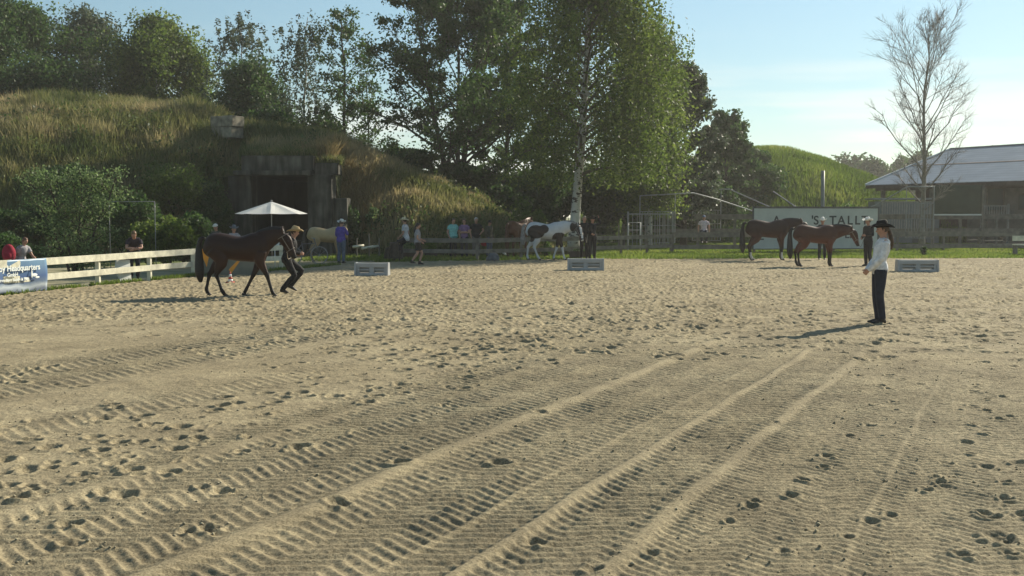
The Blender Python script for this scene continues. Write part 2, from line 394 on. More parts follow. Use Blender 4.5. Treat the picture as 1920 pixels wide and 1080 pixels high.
def arena():
    ys = [3.4]
    while ys[-1] < 47.2: ys.append(ys[-1] + max(.0075, min(ys[-1] ** 2 / 8000, .075)))
    ys = np.array(ys); t = np.linspace(-1, 1, 1400)
    Y = np.repeat(ys[:, None], len(t), 1); X = t[None, :] * (.56 * Y + 1.4)
    Z = sand_height(X, Y)
    ny, nx = X.shape; i = (np.arange(ny - 1)[:, None] * nx + np.arange(nx - 1)[None, :])
    Xc, Yc = X[:-1, :-1], Y[:-1, :-1]
    wob = .25 * (fbm(Xc * 1.5, Yc * 1.5, 40) - .5)
    keep = Yc < edgeY(Xc) + wob
    i = i[keep]
    F = np.stack([i, i + 1, i + nx + 1, i + nx], 1)
    return np.stack([X.ravel(), Y.ravel(), Z.ravel()], 1), F
V, F = arena()
tag(npmesh('arena_sand', V, F, M_SAND), kind='structure')
def clods(n=5500):
    Y = 3.8 + rng.random(n) ** 1.4 * 16; X = (rng.random(n) * 2 - 1) * (.52 * Y + .6); k = fbm(X * 1.1, Y * 1.1, 91) > .5; X, Y = X[k], Y[k]; n = len(X)
    Z = sand_height(X, Y); r = (.004 + .012 * rng.random(n) ** 2.5)[:, None]
    D = np.array([[1, 0, 0], [0, 1, 0], [-1, 0, 0], [0, -1, 0], [0, 0, .8], [0, 0, -.8]]); C = np.stack([X, Y, Z + .3 * r[:, 0]], 1)
    V = C[:, None, :] + D[None] * r[:, None, :] * rng.uniform(.6, 1.4, (n, 6, 1)); T_ = np.array([[0, 1, 4], [1, 2, 4], [2, 3, 4], [3, 0, 4], [1, 0, 5], [2, 1, 5], [3, 2, 5], [0, 3, 5]])
    return npmesh('sand_clods', V.reshape(-1, 3), (T_[None] + np.arange(n)[:, None, None] * 6).reshape(-1, 3), M_CLOD)
M_CLOD = mat('damp_clod', (.33, .285, .19), .95, .3, 6)
tag(clods(), 'small loose clods and crumbs of sand scattered over the tyre tracks', 'sand clods', kind='stuff')
mb = MB(); mb.v = [Vector((x, y, -.05)) for x, y in zip(EX[1:], EY[1:])] + [Vector((60, -20, -.05)), Vector((-26, -20, -.05))]; mb.f = [list(range(len(mb.v)))[::-1]]
tag(mb.build('sand_base', M_SAND), kind='structure')
M_DIRT = mat('dirt_path', (.26, .23, .15), .95, .25, 1.2, bump=.6, bscale=8, col2=(.15, .15, .07))
mb = MB(); P = [(-30, 20), (-13.4, 20), (-11.6, 26.6), (-10.0, 32.8), (-8.2, 36.4), (-7, 40.2), (-5.8, 43.2), (-5.4, 46), (-9, 48.8), (-13, 48.8), (-13.5, 41), (-20, 36), (-32, 30)]
mb.v = [Vector((x, y, -.035)) for x, y in P]; mb.f = [list(range(len(P)))]
tag(mb.build('dirt_path', M_DIRT), kind='structure')
# ------------------------------------------------------------------ hills
def crestA(X):
    return np.interp(X, [-70, -40, -30, -24, -17.4, -15.2, -10.5, -8.6, -6.5, -4, -1.5, 1.2, 4], [7.6, 7.7, 7.5, 7.8, 7.6, 6.0, 5.7, 5.1, 4.3, 3.3, 2.2, .9, -.3])
def hillA(X, Y):
    foot = np.interp(X, [-70, -30, -20, -15, -13.9, -7.6, -4, 4], [41, 40, 42, 46.5, 50.6, 50.6, 48.6, 49.5])
    top = np.interp(X, [-70, -18, -15, -5, 4], [61, 60, 56.5, 55.5, 55])
    c = crestA(X); t = np.clip((Y - foot) / (top - foot), 0, 1)
    prof = .25 * t + .75 * np.sin(t * np.pi / 2) ** 1.15
    inn = sm(-13.1, -12.8, X) * (1 - sm(-8.75, -8.45, X))
    lip = 4.45 + (c - 4.45) * sm(50.8, top, Y)
    lip = np.where(Y > 50.45, lip, -.3)
    h = np.where(inn > .5, lip, c * prof)
    back = 1 - sm(64, 88, Y)
    rough = .75 * (fbm(X * .28, Y * .28, 31) - .5) + .3 * (fbm(X * 1.1, Y * 1.1, 33) - .5)
    h = h * back + np.where((inn > .5) & (Y < 51), 0, rough * np.clip(t * 3, 0, 1) * back * np.clip(c / 2, 0, 1))
    return np.where((t <= 0) & (inn < .5), -.3, h)
def hillB(X, Y):
    c = np.interp(X, [2, 9, 15, 19, 23, 26, 29, 31.5, 35.5], [-.3, 2.5, 6, 7.2, 7.2, 6.5, 5.1, 3.5, -.3])
    t = np.clip((Y - 70) / 24, 0, 1); h = c * np.sin(t * np.pi / 2) * (1 - sm(105, 130, Y)) + .5 * (fbm(X * .3, Y * .3, 35) - .5) * (c > 0)
    return np.where((t <= 0) | (c <= 0), -.3, h)
X, Y = np.meshgrid(np.arange(-68, 5, .3), np.arange(39.5, 90, .3)); Z = hillA(X, Y); ny, nx = X.shape
i = (np.arange(ny - 1)[:, None] * nx + np.arange(nx - 1)[None, :])
zz = np.stack([Z[:-1, :-1], Z[1:, :-1], Z[:-1, 1:], Z[1:, 1:]]); Xc, Yc = X[:-1, :-1], Y[:-1, :-1]
cut = (zz.max(0) < -.2) | ((Xc > -13.7) & (Xc < -8.1) & (zz.max(0) - zz.min(0) > 2.5) & (Yc < 51.5) & (Yc > 50))
i = i[~cut]
tag(npmesh('hill', np.stack([X.ravel(), Y.ravel(), Z.ravel()], 1), np.stack([i, i + 1, i + nx + 1, i + nx], 1), M_SOIL), kind='structure')
M_SOILG = mat('green_mound_soil', (.09, .13, .03), .95, .35, .4, bump=.6, bscale=4)
X, Y = np.meshgrid(np.arange(2, 37, .6), np.arange(69, 131, .8)); Z = hillB(X, Y); ny, nx = X.shape
i = (np.arange(ny - 1)[:, None] * nx + np.arange(nx - 1)[None, :]).ravel()
tag(npmesh('hill', np.stack([X.ravel(), Y.ravel(), Z.ravel()], 1), np.stack([i, i + 1, i + nx + 1, i + nx], 1), M_SOILG), kind='structure')
# ------------------------------------------------------------------ grass blades
def leaves(name, C, size, tone, mt, parent, flat=1.0, asp=.55):
    n = len(C); u = rng.normal(size=(n, 3)); u /= np.linalg.norm(u, axis=1)[:, None]
    v = np.cross(u, rng.normal(size=(n, 3))); v /= np.linalg.norm(v, axis=1)[:, None]
    a = (size * (.6 + .8 * rng.random(n)))[:, None]; V = np.empty((n, 4, 3))
    V[:, 0] = C + u * a; V[:, 1] = C + v * a * asp; V[:, 2] = C - u * a; V[:, 3] = C - v * a * asp
    return npmesh(name, V.reshape(-1, 3), np.arange(n * 4).reshape(n, 4), mt, parent, smooth=False, tone=np.clip(tone, 0, 1))
def blades(name, X, Y, Z, h, wd, tone, mt, lean=.65):
    n = len(X); a = rng.random(n) * 2 * np.pi; l = rng.random(n) * lean; b = rng.random(n) * 2 * np.pi
    dx, dy = np.cos(a) * wd / 2, np.sin(a) * wd / 2
    lx, ly = np.cos(b) * l * h, np.sin(b) * l * h
    V = np.empty((n, 5, 3)); zero = Z
    V[:, 0] = np.stack([X - dx, Y - dy, zero - .05], 1); V[:, 1] = np.stack([X + dx, Y + dy, zero - .05], 1)
    V[:, 2] = np.stack([X + lx * .4 + dx * .8, Y + ly * .4 + dy * .8, zero + h * .55], 1)
    V[:, 3] = np.stack([X + lx * .4 - dx * .8, Y + ly * .4 - dy * .8, zero + h * .55], 1)
    V[:, 4] = np.stack([X + lx, Y + ly, zero + h], 1)
    k = np.arange(n) * 5
    F = np.concatenate([np.stack([k, k + 1, k + 2, k + 3], 1), np.stack([k + 3, k + 2, k + 4, k + 4], 1)])
    F2 = np.stack([k + 3, k + 2, k + 4], 1)
    # quads then triangles: split into one mesh of triangles
    T = np.concatenate([np.stack([k, k + 1, k + 2], 1), np.stack([k, k + 2, k + 3], 1), F2])
    return npmesh(name, V.reshape(-1, 3), T, mt, smooth=False, tone=np.tile(np.clip(tone, 0, 1), 3))
def mound_grass(n=230000):
    X = rng.uniform(-44, 3.6, n); Y = 41 + rng.random(n) ** 1.15 * 24
    keep = (np.abs(X) < .58 * Y + 4); X = X[keep]; Y = Y[keep]
    Z = hillA(X, Y); keep = (Z > .02) & ~((X > -14.3) & (X < -7.2) & (Y < 50.8)); X, Y, Z = X[keep], Y[keep], Z[keep]
    p1 = fbm(X * .22, (Y + Z) * .35, 51); p2 = fbm(X * 1.2, Y * 1.2, 53)
    hgt = np.clip(Z / np.maximum(crestA(X), 1), 0, 1)
    dry = np.exp(-((X + 7.6) / 1.3) ** 2) * .5
    tone = .50 + 1.7 * (p1 - .5) + .7 * (p2 - .5) + .10 * hgt + dry + rng.normal(0, .13, len(X))
    h = (.15 + .75 * fbm(X * .8, Y * .8, 57) + .35 * rng.random(len(X)) ** 2) * (.75 + .4 * hgt) * np.interp(X, [-9, -5], [1, .62])
    return blades('tall_grass', X, Y, Z, h, .035 + .03 * rng.random(len(X)), tone, M_GRASS)
tag(mound_grass(), 'tall wild grass, green and straw coloured, covering the bunker mound', 'grass', kind='stuff')
n = 30000; X = rng.uniform(-42, 3, n); Y = 41 + rng.random(n) * 17; Z = hillA(X, Y)
k = (Z > .05) & ~((X > -14.4) & (X < -7.0) & (Y < 51)) & (fbm(X * .45, (Y + Z) * .5, 71) > .54) & (np.abs(X) < .55 * Y); X, Y, Z = X[k], Y[k], Z[k]
wt_ = .35 + 1.8 * (fbm(X * .9, Y * .9, 73) - .4) + rng.normal(0, .15, len(X))
tag(leaves('weeds', np.stack([X, Y, Z + .15 + rng.random(len(X)) * .75], 1), np.full(len(X), .085), wt_, M_LEAFW, None), 'broad leafed weeds mixed into the wild grass of the bunker mound', 'weeds', kind='stuff')
def straw():
    n = 5500; X = rng.normal(-8.3, .75, n); Y = rng.uniform(50.7, 54.0, n)
    Z = hillA(X, Y); k = (Z > .6) & (X < -6.4); X, Y, Z = X[k], Y[k], Z[k]
    return blades('dry_grass', X, Y, Z, .5 + .6 * rng.random(len(X)), .05, .5 + rng.normal(0, .25, len(X)), M_STRAW, .9)
tag(straw(), 'bleached dry grass hanging over the right corner of the bunker doorway', 'dry grass', kind='stuff')
n = 3200; X = rng.uniform(-13.9, -8.0, n); Y = rng.uniform(50.1, 51.0, n); zt = np.where(X < -12.55, 3.75, np.where(X < -9.2, 4.62, 4.30)) - .02
tag(blades('lintel_grass', X, Y, zt, .15 + .35 * rng.random(n), .04, .35 + rng.normal(0, .25, n), M_GRASS, 1.2), 'grass tufts growing on top of the bunker lintel', 'grass', kind='stuff')
n = 60000; X = rng.uniform(6, 36, n); Y = rng.uniform(70.3, 104, n); Z = hillB(X, Y); k = Z > 0; X, Y, Z = X[k], Y[k], Z[k]
p = fbm(X * .25, Y * .25, 61)
tag(blades('mound_grass', X, Y, Z, .35 + .5 * p, .09, .35 + 1.6 * (p - .5) + rng.normal(0, .15, len(X)), M_GRASSG), 'bright green grass covering the distant mound on the right', 'grass', kind='stuff')
n = 90000; X = rng.uniform(-9, 34, n); Y = rng.uniform(44, 70, n)
k = (Y > edgeY(X) + .15) & (np.abs(X) < .52 * Y + 2) & (hillA(X, Y) < 0); X, Y = X[k], Y[k]
p = fbm(X * .5, Y * .5, 63)
tag(blades('lawn_grass', X, Y, X * 0 - .04, .05 + .13 * p, .05, .45 + 1.3 * (p - .5) + rng.normal(0, .15, len(X)), M_GRASSG), 'short green grass strip between the sand and the far fence', 'grass', kind='stuff')
n = 9000; t = rng.random(n); X = -13.5 + t * 7.2 + rng.normal(0, .22, n) - .25; Y = np.interp(X, EX, EY) + rng.uniform(.0, .8, n)
k = fbm(X * 1.2, Y * 1.2, 66) > .45; X, Y = X[k], Y[k]
tag(blades('verge_grass', X, Y, X * 0 - .04, .06 + .12 * rng.random(len(X)), .03, .45 + rng.normal(0, .2, len(X)), M_GRASSG), 'thin green grass verge under the pale plank fence', 'grass', kind='stuff')
# ------------------------------------------------------------------ trees and shrubs
def tree(name, label, X, Y, H, RR, kind, leafn, mt, bark=None, z0=0, cb=.25, lsz=.13, tr=.16, lean=(0, 0), group=None, seed=1, limbs=34, bend=0, strand=0, cz=1.0, stems=1, zmin=.5, zin=0):
    rd = random.Random(seed); bark = bark or M_BARK
    root = thing(name, label, 'tree', (X, Y, z0), group=group)
    mb = MB(); br = MB(); clumps = []
    for st in range(stems):
        sx_ = rd.uniform(-.3, .3) * (stems > 1); spread = (st - (stems - 1) / 2) * .16 * (stems > 1)
        pts = []; m = 9
        for i in range(m):
            t = i / (m - 1)
            pts.append(Vector((lean[0] * t + bend * math.sin(t * 3.1) + sx_ + spread * H * t ** 1.2 + rd.uniform(-1, 1) * .012 * H * t, lean[1] * t + rd.uniform(-1, 1) * .012 * H * t, H * t * (1 if stems == 1 else rd.uniform(.92, 1.0)))))
        rs = [tr / stems ** .4 * (1.25 if i == 0 else 1) * (1 - .93 * i / (m - 1)) + .012 for i in range(m)]
        mb.tube(pts, rs, 9, interp=2)
        L = limbs // stems
        for j in range(L):
            t = cb + (1 - cb) * ((j + rd.random()) / L) * .97
            q = t * (m - 1); a = int(q); p0 = pts[a].lerp(pts[min(a + 1, m - 1)], q - a)
            az = j * 2.4 + rd.uniform(-.5, .5); tt = (t - cb) / (1 - cb)
            if kind == 'oak': prof = math.sqrt(max(.05, 1 - (tt * 1.02 - .28) ** 2 / .62)); el = .35 + .75 * tt + rd.uniform(-.15, .2)
            elif kind == 'birch': prof = math.sin(min(1, .25 + tt * .85) * math.pi) ** .55 * .95 + .12; el = .75 + .35 * tt
            elif kind == 'pine': prof = .45 + .62 * math.sin(min(1, .15 + tt * .9) * math.pi) - .15 * tt; el = .25 + .5 * tt + rd.uniform(-.25, .25)
            else: prof = .35 + .75 * math.sin((.15 + tt * .8) * math.pi); el = .75 + .35 * tt
            Ln = RR * prof * rd.uniform(.72, 1.12)
            el = min(el, 1.35); ln = Ln / max(.35, math.cos(el)) if kind != 'oak' else Ln * 1.1
            ln = min(ln, H * (1 - t) * .9 + Ln * .75)
            d = Vector((math.cos(az) * math.cos(el), math.sin(az) * math.cos(el), math.sin(el) * cz))
            P = [p0]; r0 = max(.012, tr * (1 - t) * .45)
            for k in range(1, 6):
                f = k / 5
                dd = d.copy()
                if kind == 'birch': dd.z = d.z * (1 - 1.5 * f)
                elif kind == 'bare': dd.z = d.z * (1 + .25 * f)
                P.append(P[-1] + dd * ln / 5 + Vector((rd.uniform(-1, 1), rd.uniform(-1, 1), rd.uniform(-1, 1))) * ln * .035)
            (br if kind == 'birch' else mb).tube(P, [r0 * (1 - .85 * k / 5) + .006 for k in range(6)], 5)
            for s_ in range(7):
                f = .3 + .7 * (s_ + rd.random()) / 7; q = f * 5; a = min(4, int(q)); pp = P[a].lerp(P[a + 1], q - a)
                e = d + Vector((rd.uniform(-1, 1), rd.uniform(-1, 1), rd.uniform(-.5, .9))) * .9; e.normalize()
                l2 = ln * .38 * (1.15 - f * .6) * rd.uniform(.6, 1.2); P2 = [pp, pp + e * l2 * .5, pp + e * l2 + Vector((0, 0, -.05 * l2))]
                br.tube(P2, [r0 * .35 + .005, r0 * .22 + .004, .004], 3)
                clumps.append((P2[2], l2)); clumps.append((P2[1], l2 * .7))
                if kind == 'bare':
                    for w_ in range(8):
                        g = .25 + .75 * rd.random(); b0 = P2[0].lerp(P2[2], g); e3 = (e + Vector((rd.uniform(-1, 1), rd.uniform(-1, 1), rd.uniform(-.4, .9))) * .8).normalized()
                        l3 = l2 * rd.uniform(.35, .8) + .15; P3 = [b0, b0 + e3 * l3 * .5, b0 + e3 * l3 + Vector((0, 0, .08 * l3))]
                        br.tube(P3, [.007, .005, .003], 3)
                        b1 = P3[1]; e4 = (e3 + Vector((rd.uniform(-1, 1), rd.uniform(-1, 1), rd.uniform(-.8, .5)))).normalized()
                        br.tube([b1, b1 + e4 * l3 * .5], [.005, .003], 3)
            clumps.append((P[-1], ln * .3))
    nf = len(mb.f); o_ = len(mb.v); mb.v += br.v; mb.f += [[i + o_ for i in f] for f in br.f]
    tk = mb.build('trunk', bark, root, True); tk.data.materials.append(M_TWIG if bark in (M_BIRCH, M_BARK) else bark)
    tk.data.polygons.foreach_set('material_index', [0] * nf + [1] * (len(mb.f) - nf))
    if leafn:
        C = np.array([c[0] for c in clumps]); Ls = np.array([c[1] for c in clumps])
        wgt = rng.random(len(C)) ** (3.2 if zin else 2.2) + .04
        wgt[rng.random(len(C)) < .10] = .02
        ct = .42 + .2 * rng.normal(size=len(C))
        if strand:
            idx = rng.choice(len(C), size=leafn // 26, p=wgt / wgt.sum())
            SL = strand * (.35 + .9 * rng.random(len(idx))); k = 26
            f = rng.random((len(idx), k)); base = C[idx] + rng.normal(size=(len(idx), 3)) * [.6, .6, .4]
            sw = rng.normal(size=(len(idx), 2)) * .10
            P = np.empty((len(idx), k, 3)); P[:, :, 0] = base[:, None, 0] + sw[:, None, 0] * f * SL[:, None]; P[:, :, 1] = base[:, None, 1] + sw[:, None, 1] * f * SL[:, None]
            P[:, :, 2] = base[:, None, 2] - f * SL[:, None]
            P += rng.normal(size=P.shape) * [lsz, lsz, .06] * (1.0 if lsz < .1 else 2.2); P = P.reshape(-1, 3)
            tone = np.repeat(ct[idx], k) + rng.normal(0, .16, len(P))
            rr_ = np.hypot(P[:, 0] - lean[0] * P[:, 2] / H, P[:, 1]); kp = (P[:, 2] > zmin + .5 * rng.random(len(P))) & ((P[:, 2] > zin) | (rr_ > 1.3)); P = P[kp]; tone = tone[kp]
            if zin: kp = ~((np.abs(P[:, 0] - lean[0] * P[:, 2] / H - .05) < .42) & (P[:, 1] < .1) & (P[:, 2] < 11.5) & (rng.random(len(P)) < .88)); P = P[kp]; tone = tone[kp]
        else:
            idx = rng.choice(len(C), size=leafn, p=wgt / wgt.sum()); rc = np.clip(Ls[idx] * .28, .18, .60)[:, None]
            P = C[idx] + rng.normal(size=(leafn, 3)) * rc * [1, 1, .7]; tone = ct[idx] + rng.normal(0, .15, leafn)
        leaves('crown', P, np.full(len(P), lsz), tone, mt, root)
    return root
def px_tree(px, top, hw, Y, *a, **k):
    X, zt = AT(px, top, Y); wf = k.get('wf', 1.0); zt = zt * k.get('hf', .96); k2 = dict(k); z0 = k2.get('z0', 0)
    return X, Y, zt - z0, hw * wf * Y / FPX
def T(name, label, px, top, hw, Y, kind, n, mt, **k):
    X, Yy, H, RR = px_tree(px, top, hw, Y, kind, **k); k.pop('wf', 0); k.pop('hf', 0); return tree(name, label, X, Yy, H, RR, kind, n, mt, **k)
GB = 'trees standing behind the bunker mound'
T('birch_tree', 'dense dark green birch at the far left edge, behind the mound crest', 10, -60, 125, 74, 'birch', 60000, M_LEAFD, bark=M_BIRCH, seed=1, wf=1.12, hf=.90, strand=1.6, group=GB, cb=.2, lsz=.115)
T('birch_tree', 'narrow tall birch just right of the leftmost tree, sky gap beside its top', 165, -30, 70, 80, 'birch', 32000, M_LEAFG, bark=M_BIRCH, seed=2, wf=1.12, hf=.90, strand=1.3, group=GB, cb=.25, lsz=.11)
T('birch_tree', 'broad bright green birch with hanging branches, left of the concrete blocks', 290, -15, 105, 76, 'birch', 66000, M_LEAF, bark=M_BIRCH, seed=3, wf=1.12, hf=.90, strand=1.8, group=GB, cb=.2, lsz=.115)
T('birch_tree', 'lower full birch filling the gap between the two left background trees', 80, 70, 95, 70, 'birch', 38000, M_LEAFD, bark=M_BIRCH, seed=4, wf=1.12, hf=.90, strand=1.6, group=GB, cb=.2, lsz=.115)
T('birch_tree', 'thin airy birch with open top and pale trunk above the concrete blocks', 452, 10, 62, 72, 'birch', 7500, M_LEAFG, bark=M_BIRCH, seed=5, strand=.7, group=GB, cb=.35, tr=.11, lsz=.095)
T('birch_tree', 'round weeping dark birch right behind the concrete blocks', 470, 95, 72, 69, 'birch', 40000, M_LEAFD, bark=M_BIRCH, seed=6, strand=1.8, group=GB, cb=.2, lsz=.11)
T('birch_tree', 'sparse one-sided birch with bare forked stem over the bunker doorway', 566, 14, 42, 66, 'birch', 6000, M_LEAFG, bark=M_BIRCH, seed=7, strand=1.4, group=GB, cb=.4, limbs=22, tr=.13, lean=(.2, 0), lsz=.09)
T('larch_tree', 'straight single trunked larch with thin tiered branches against the sky', 643, 4, 62, 64, 'pine', 6500, M_LEAFD, seed=8, group=GB, cb=.12, limbs=52, tr=.17, lsz=.10)
T('larch_tree', 'shorter dead-looking larch with bare lower branches right of the tall larch', 690, 120, 45, 67, 'pine', 2200, M_LEAFD, seed=9, group=GB, cb=.1, limbs=40, tr=.11, lsz=.10)
T('maple_tree', 'large dark spreading tree with many upright limbs against the sky', 850, -30, 160, 62, 'oak', 52000, M_LEAFD, seed=10, group=GB, cb=.22, limbs=60, tr=.30, lsz=.10, stems=3)
T('maple_tree', 'dark leafy tree between the spreading tree and the big birch', 950, 10, 90, 66, 'oak', 20000, M_LEAFD, seed=11, group=GB, cb=.15, limbs=44, tr=.2, lsz=.13)
BX, BY = G(1074, 478)
BX, BY = BX * 1.0, BY * 1.0
BH = AT(1090, -130, BY)[1]
tree('birch_tree', 'big weeping birch with thick white mottled trunk behind the pinto horse', BX, BY, BH, 3.35, 'birch', 84000, M_LEAF, bark=M_BIRCH, seed=12, strand=3.6, zmin=3.0, zin=5.6, cb=.24, limbs=60, tr=.25, lean=(.75, 0), bend=.12, lsz=.075)
T('birch_tree', 'second weeping birch with slim pale trunk right of the big birch', 1222, 12, 50, 60, 'birch', 30000, M_LEAF, bark=M_BIRCH, seed=13, zmin=1.6, strand=3.2, cb=.2, tr=.13, lsz=.10, limbs=44)
T('willow_tree', 'grey green bushy tree at the right edge of the birch group', 1285, 125, 70, 64, 'oak', 26000, M_LEAFG, seed=14, cb=.08, limbs=50, tr=.18, lsz=.11)
T('maple_tree', 'dark rounded small tree growing on the left flank of the green mound', 1362, 222, 62, 76, 'oak', 24000, M_LEAFD, seed=15, cb=.08, limbs=44, tr=.15, lsz=.12, z0=0)
T('bare_tree', 'leafless grey tree with fine twigs rising in front of the stable roof', 1740, 12, 74, 60, 'bare', 0, None, bark=mat('grey_bark', (.24, .22, .19), .9, .2, 6), seed=16, hf=.89, cb=.16, limbs=38, tr=.15)
# far wood
far = [(1545, 300, 30), (1568, 292, 26), (1600, 282, 34), (1630, 300, 30), (1655, 318, 30), (1690, 292, 32), (1725, 286, 32), (1765, 290, 34), (1812, 285, 28), (1870, 280, 34), (1915, 286, 30), (1965, 292, 30)]
FARL = ['pale hazy round tree just right of the green mound crest', 'hazy small tree second from the green mound in the far row', 'tallest hazy grey green tree between the green mound and the stable roof', 'hazy tree right of the tallest far tree', 'low hazy tree in the dip of the far treeline', 'dark hazy tree whose base is hidden by the stable roof gable', 'hazy treetop left of the bare tree trunk', 'hazy treetop right of the bare tree trunk', 'treetop just showing above the stable ridge', 'treetop peeking above the right part of the stable ridge', 'treetop above the stable ridge at the right picture edge', 'far tree beyond the right picture edge']
def shrub(name, label, X, Y, z0, w_, h_, n, mt, lsz=.08, group=None, seed=1, lobes=9, d_=None, cat='bush'):
    rd = np.random.default_rng(seed); root = thing(name, label, cat, (X, Y, z0), group=group)
    d_ = d_ or w_; C = np.stack([rd.uniform(-.36, .36, lobes) * w_, rd.uniform(-.36, .36, lobes) * d_, rd.uniform(.30, .78, lobes) * h_], 1)
    C[:, 2] *= 1 - .5 * (np.abs(C[:, 0]) / (w_ / 2)) ** 2
    r = np.stack([np.full(lobes, w_ * .24), np.full(lobes, d_ * .24), np.full(lobes, h_ * .25)], 1) * rd.uniform(.7, 1.25, (lobes, 1))
    idx = rd.integers(0, lobes, n); q = rd.normal(size=(n, 3)); q /= np.linalg.norm(q, axis=1)[:, None]
    q *= (rd.random(n) ** .45 * rd.choice([1, 1.08, 1.25], n, p=[.7, .2, .1]))[:, None]
    P = C[idx] + q * r[idx]; P[:, 2] = np.abs(P[:, 2])
    tone = .4 + .25 * (rd.random(lobes)[idx] - .5) + .7 * (fbm(P[:, 0] * 3, P[:, 2] * 3 + P[:, 1], seed) - .5) + rd.normal(0, .14, n)
    leaves('foliage', P, np.full(n, lsz), tone, mt, root)
    mb = MB()
    for k in range(5):
        c = C[k % lobes]; mb.tube([(0.05 * k, 0, 0), (c[0] * .5, c[1] * .5, c[2] * .5), tuple(c)], [.03, .02, .01], 5)
    mb.build('stem', M_BARK, root, True)
    return root
def S_(name, label, px, top, bot, hw, Y, n, mt, z0=None, **k):
    X, zt = AT(px, top, Y); zb = AT(px, bot, Y)[1] if z0 is None else z0
    return shrub(name, label, X, Y, zb, hw * 2 * Y / FPX, zt - zb, n, mt, **k)
for k_, ((px, top, hw), lb) in enumerate(zip(far, FARL)):
    S_('far_tree', lb, px, top, 0, hw + 8, 185 + 6 * (k_ % 3), 13000, M_LEAFD, z0=0, lsz=.46, seed=130 + k_, lobes=22, cat='tree', group='hazy treeline behind the stable')
X_, zt_ = AT(132, 322, 34)
tree('willow_bush', 'silvery upright willow bush behind the pale fence on the left', X_, 34, zt_, .78, 'pine', 9000, M_WILLOW, cb=.05, limbs=66, tr=.06, stems=6, lsz=.045, seed=71)
gbm = 'dark bushes along the foot of the mound'
for k_, (px, top, hw, Y, lb, mm_) in enumerate([(20, 425, 62, 40, 'dark bush at the far left behind the red backpack', M_LEAFD), (230, 330, 70, 42, 'dark green bush right behind the willow bush', M_LEAFD), (310, 392, 58, 39, 'rounded green bush behind the metal goal frame', M_LEAF),
                                         (372, 402, 42, 40, 'rounded bush left of the white cap, next to the goal frame bush', M_LEAFD), (395, 322, 42, 48, 'tall bush leaning against the left wing wall of the bunker', M_LEAFD), (330, 280, 70, 48, 'broad bush halfway up the mound left of the bunker', M_LEAF),
                                         (150, 300, 60, 47, 'small bush on the mound slope above the willow bush', M_LEAFD), (60, 380, 60, 44, 'low bush on the slope left of the willow bush', M_LEAFD)]):
    X_, _ = AT(px, 400, Y); zz_ = float(hillA(np.array([X_]), np.array([float(Y)]))[0]); zz_ = max(0, zz_)
    S_('bush', lb, px, top, 0, hw, Y, 9000, mm_, z0=zz_, lsz=.07, group=gbm, seed=20 + k_, lobes=11)
gu = 'undergrowth below the trees'
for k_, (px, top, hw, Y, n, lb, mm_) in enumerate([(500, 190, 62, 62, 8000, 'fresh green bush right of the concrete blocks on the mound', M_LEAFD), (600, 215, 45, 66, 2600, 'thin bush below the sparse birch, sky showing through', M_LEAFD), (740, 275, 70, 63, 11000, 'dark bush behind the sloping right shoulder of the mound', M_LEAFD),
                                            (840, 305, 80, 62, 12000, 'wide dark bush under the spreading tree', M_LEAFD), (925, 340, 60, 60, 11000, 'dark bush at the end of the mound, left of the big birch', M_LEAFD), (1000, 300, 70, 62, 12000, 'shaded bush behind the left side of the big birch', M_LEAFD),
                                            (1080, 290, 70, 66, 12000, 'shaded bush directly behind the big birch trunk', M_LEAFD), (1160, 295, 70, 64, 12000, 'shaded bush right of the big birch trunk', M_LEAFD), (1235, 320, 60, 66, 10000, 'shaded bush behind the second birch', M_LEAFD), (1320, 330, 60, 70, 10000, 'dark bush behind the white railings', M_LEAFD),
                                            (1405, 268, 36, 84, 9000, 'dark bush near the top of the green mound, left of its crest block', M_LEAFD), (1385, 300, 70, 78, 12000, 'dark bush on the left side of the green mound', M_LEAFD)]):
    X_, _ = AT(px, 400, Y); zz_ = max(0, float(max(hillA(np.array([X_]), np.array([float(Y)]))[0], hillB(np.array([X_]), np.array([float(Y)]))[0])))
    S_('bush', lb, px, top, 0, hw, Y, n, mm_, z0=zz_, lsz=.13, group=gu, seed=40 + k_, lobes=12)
S_('bush', 'dark weedy bush against the right wing wall of the bunker', 658, 372, 0, 15, 50.4, 3500, M_LEAFD, z0=0, lsz=.06, seed=59, lobes=10)
S_('bush', 'low bright green bush left of the pinto horse', 985, 370, 440, 36, 52, 6000, M_LEAFY, z0=0, lsz=.06, seed=60)
S_('bush', 'yellow green leafy plant seen through the legs of the pinto horse', 1022, 450, 484, 11, 48.2, 600, M_LEAFY, z0=0, lsz=.05, seed=61)
S_('bush', 'single small dark green shrub on the grass in front of the right fence', 1730, 459, 0, 7, 49.5, 700, M_LEAFD, z0=0, lsz=.035, seed=62)
S_('bush', 'pale leafed broad plant on the bank right of the bunker doorway', 704, 388, 405, 20, 51.2, 500, M_WILLOW, lsz=.10, seed=63, z0=float(hillA(np.array([-6.55]), np.array([51.2]))[0]))
S_('bush', 'bright green bushy patch on the right foot of the green mound', 1600, 375, 0, 40, 72, 3500, M_LEAFY, z0=0, lsz=.10, seed=64)
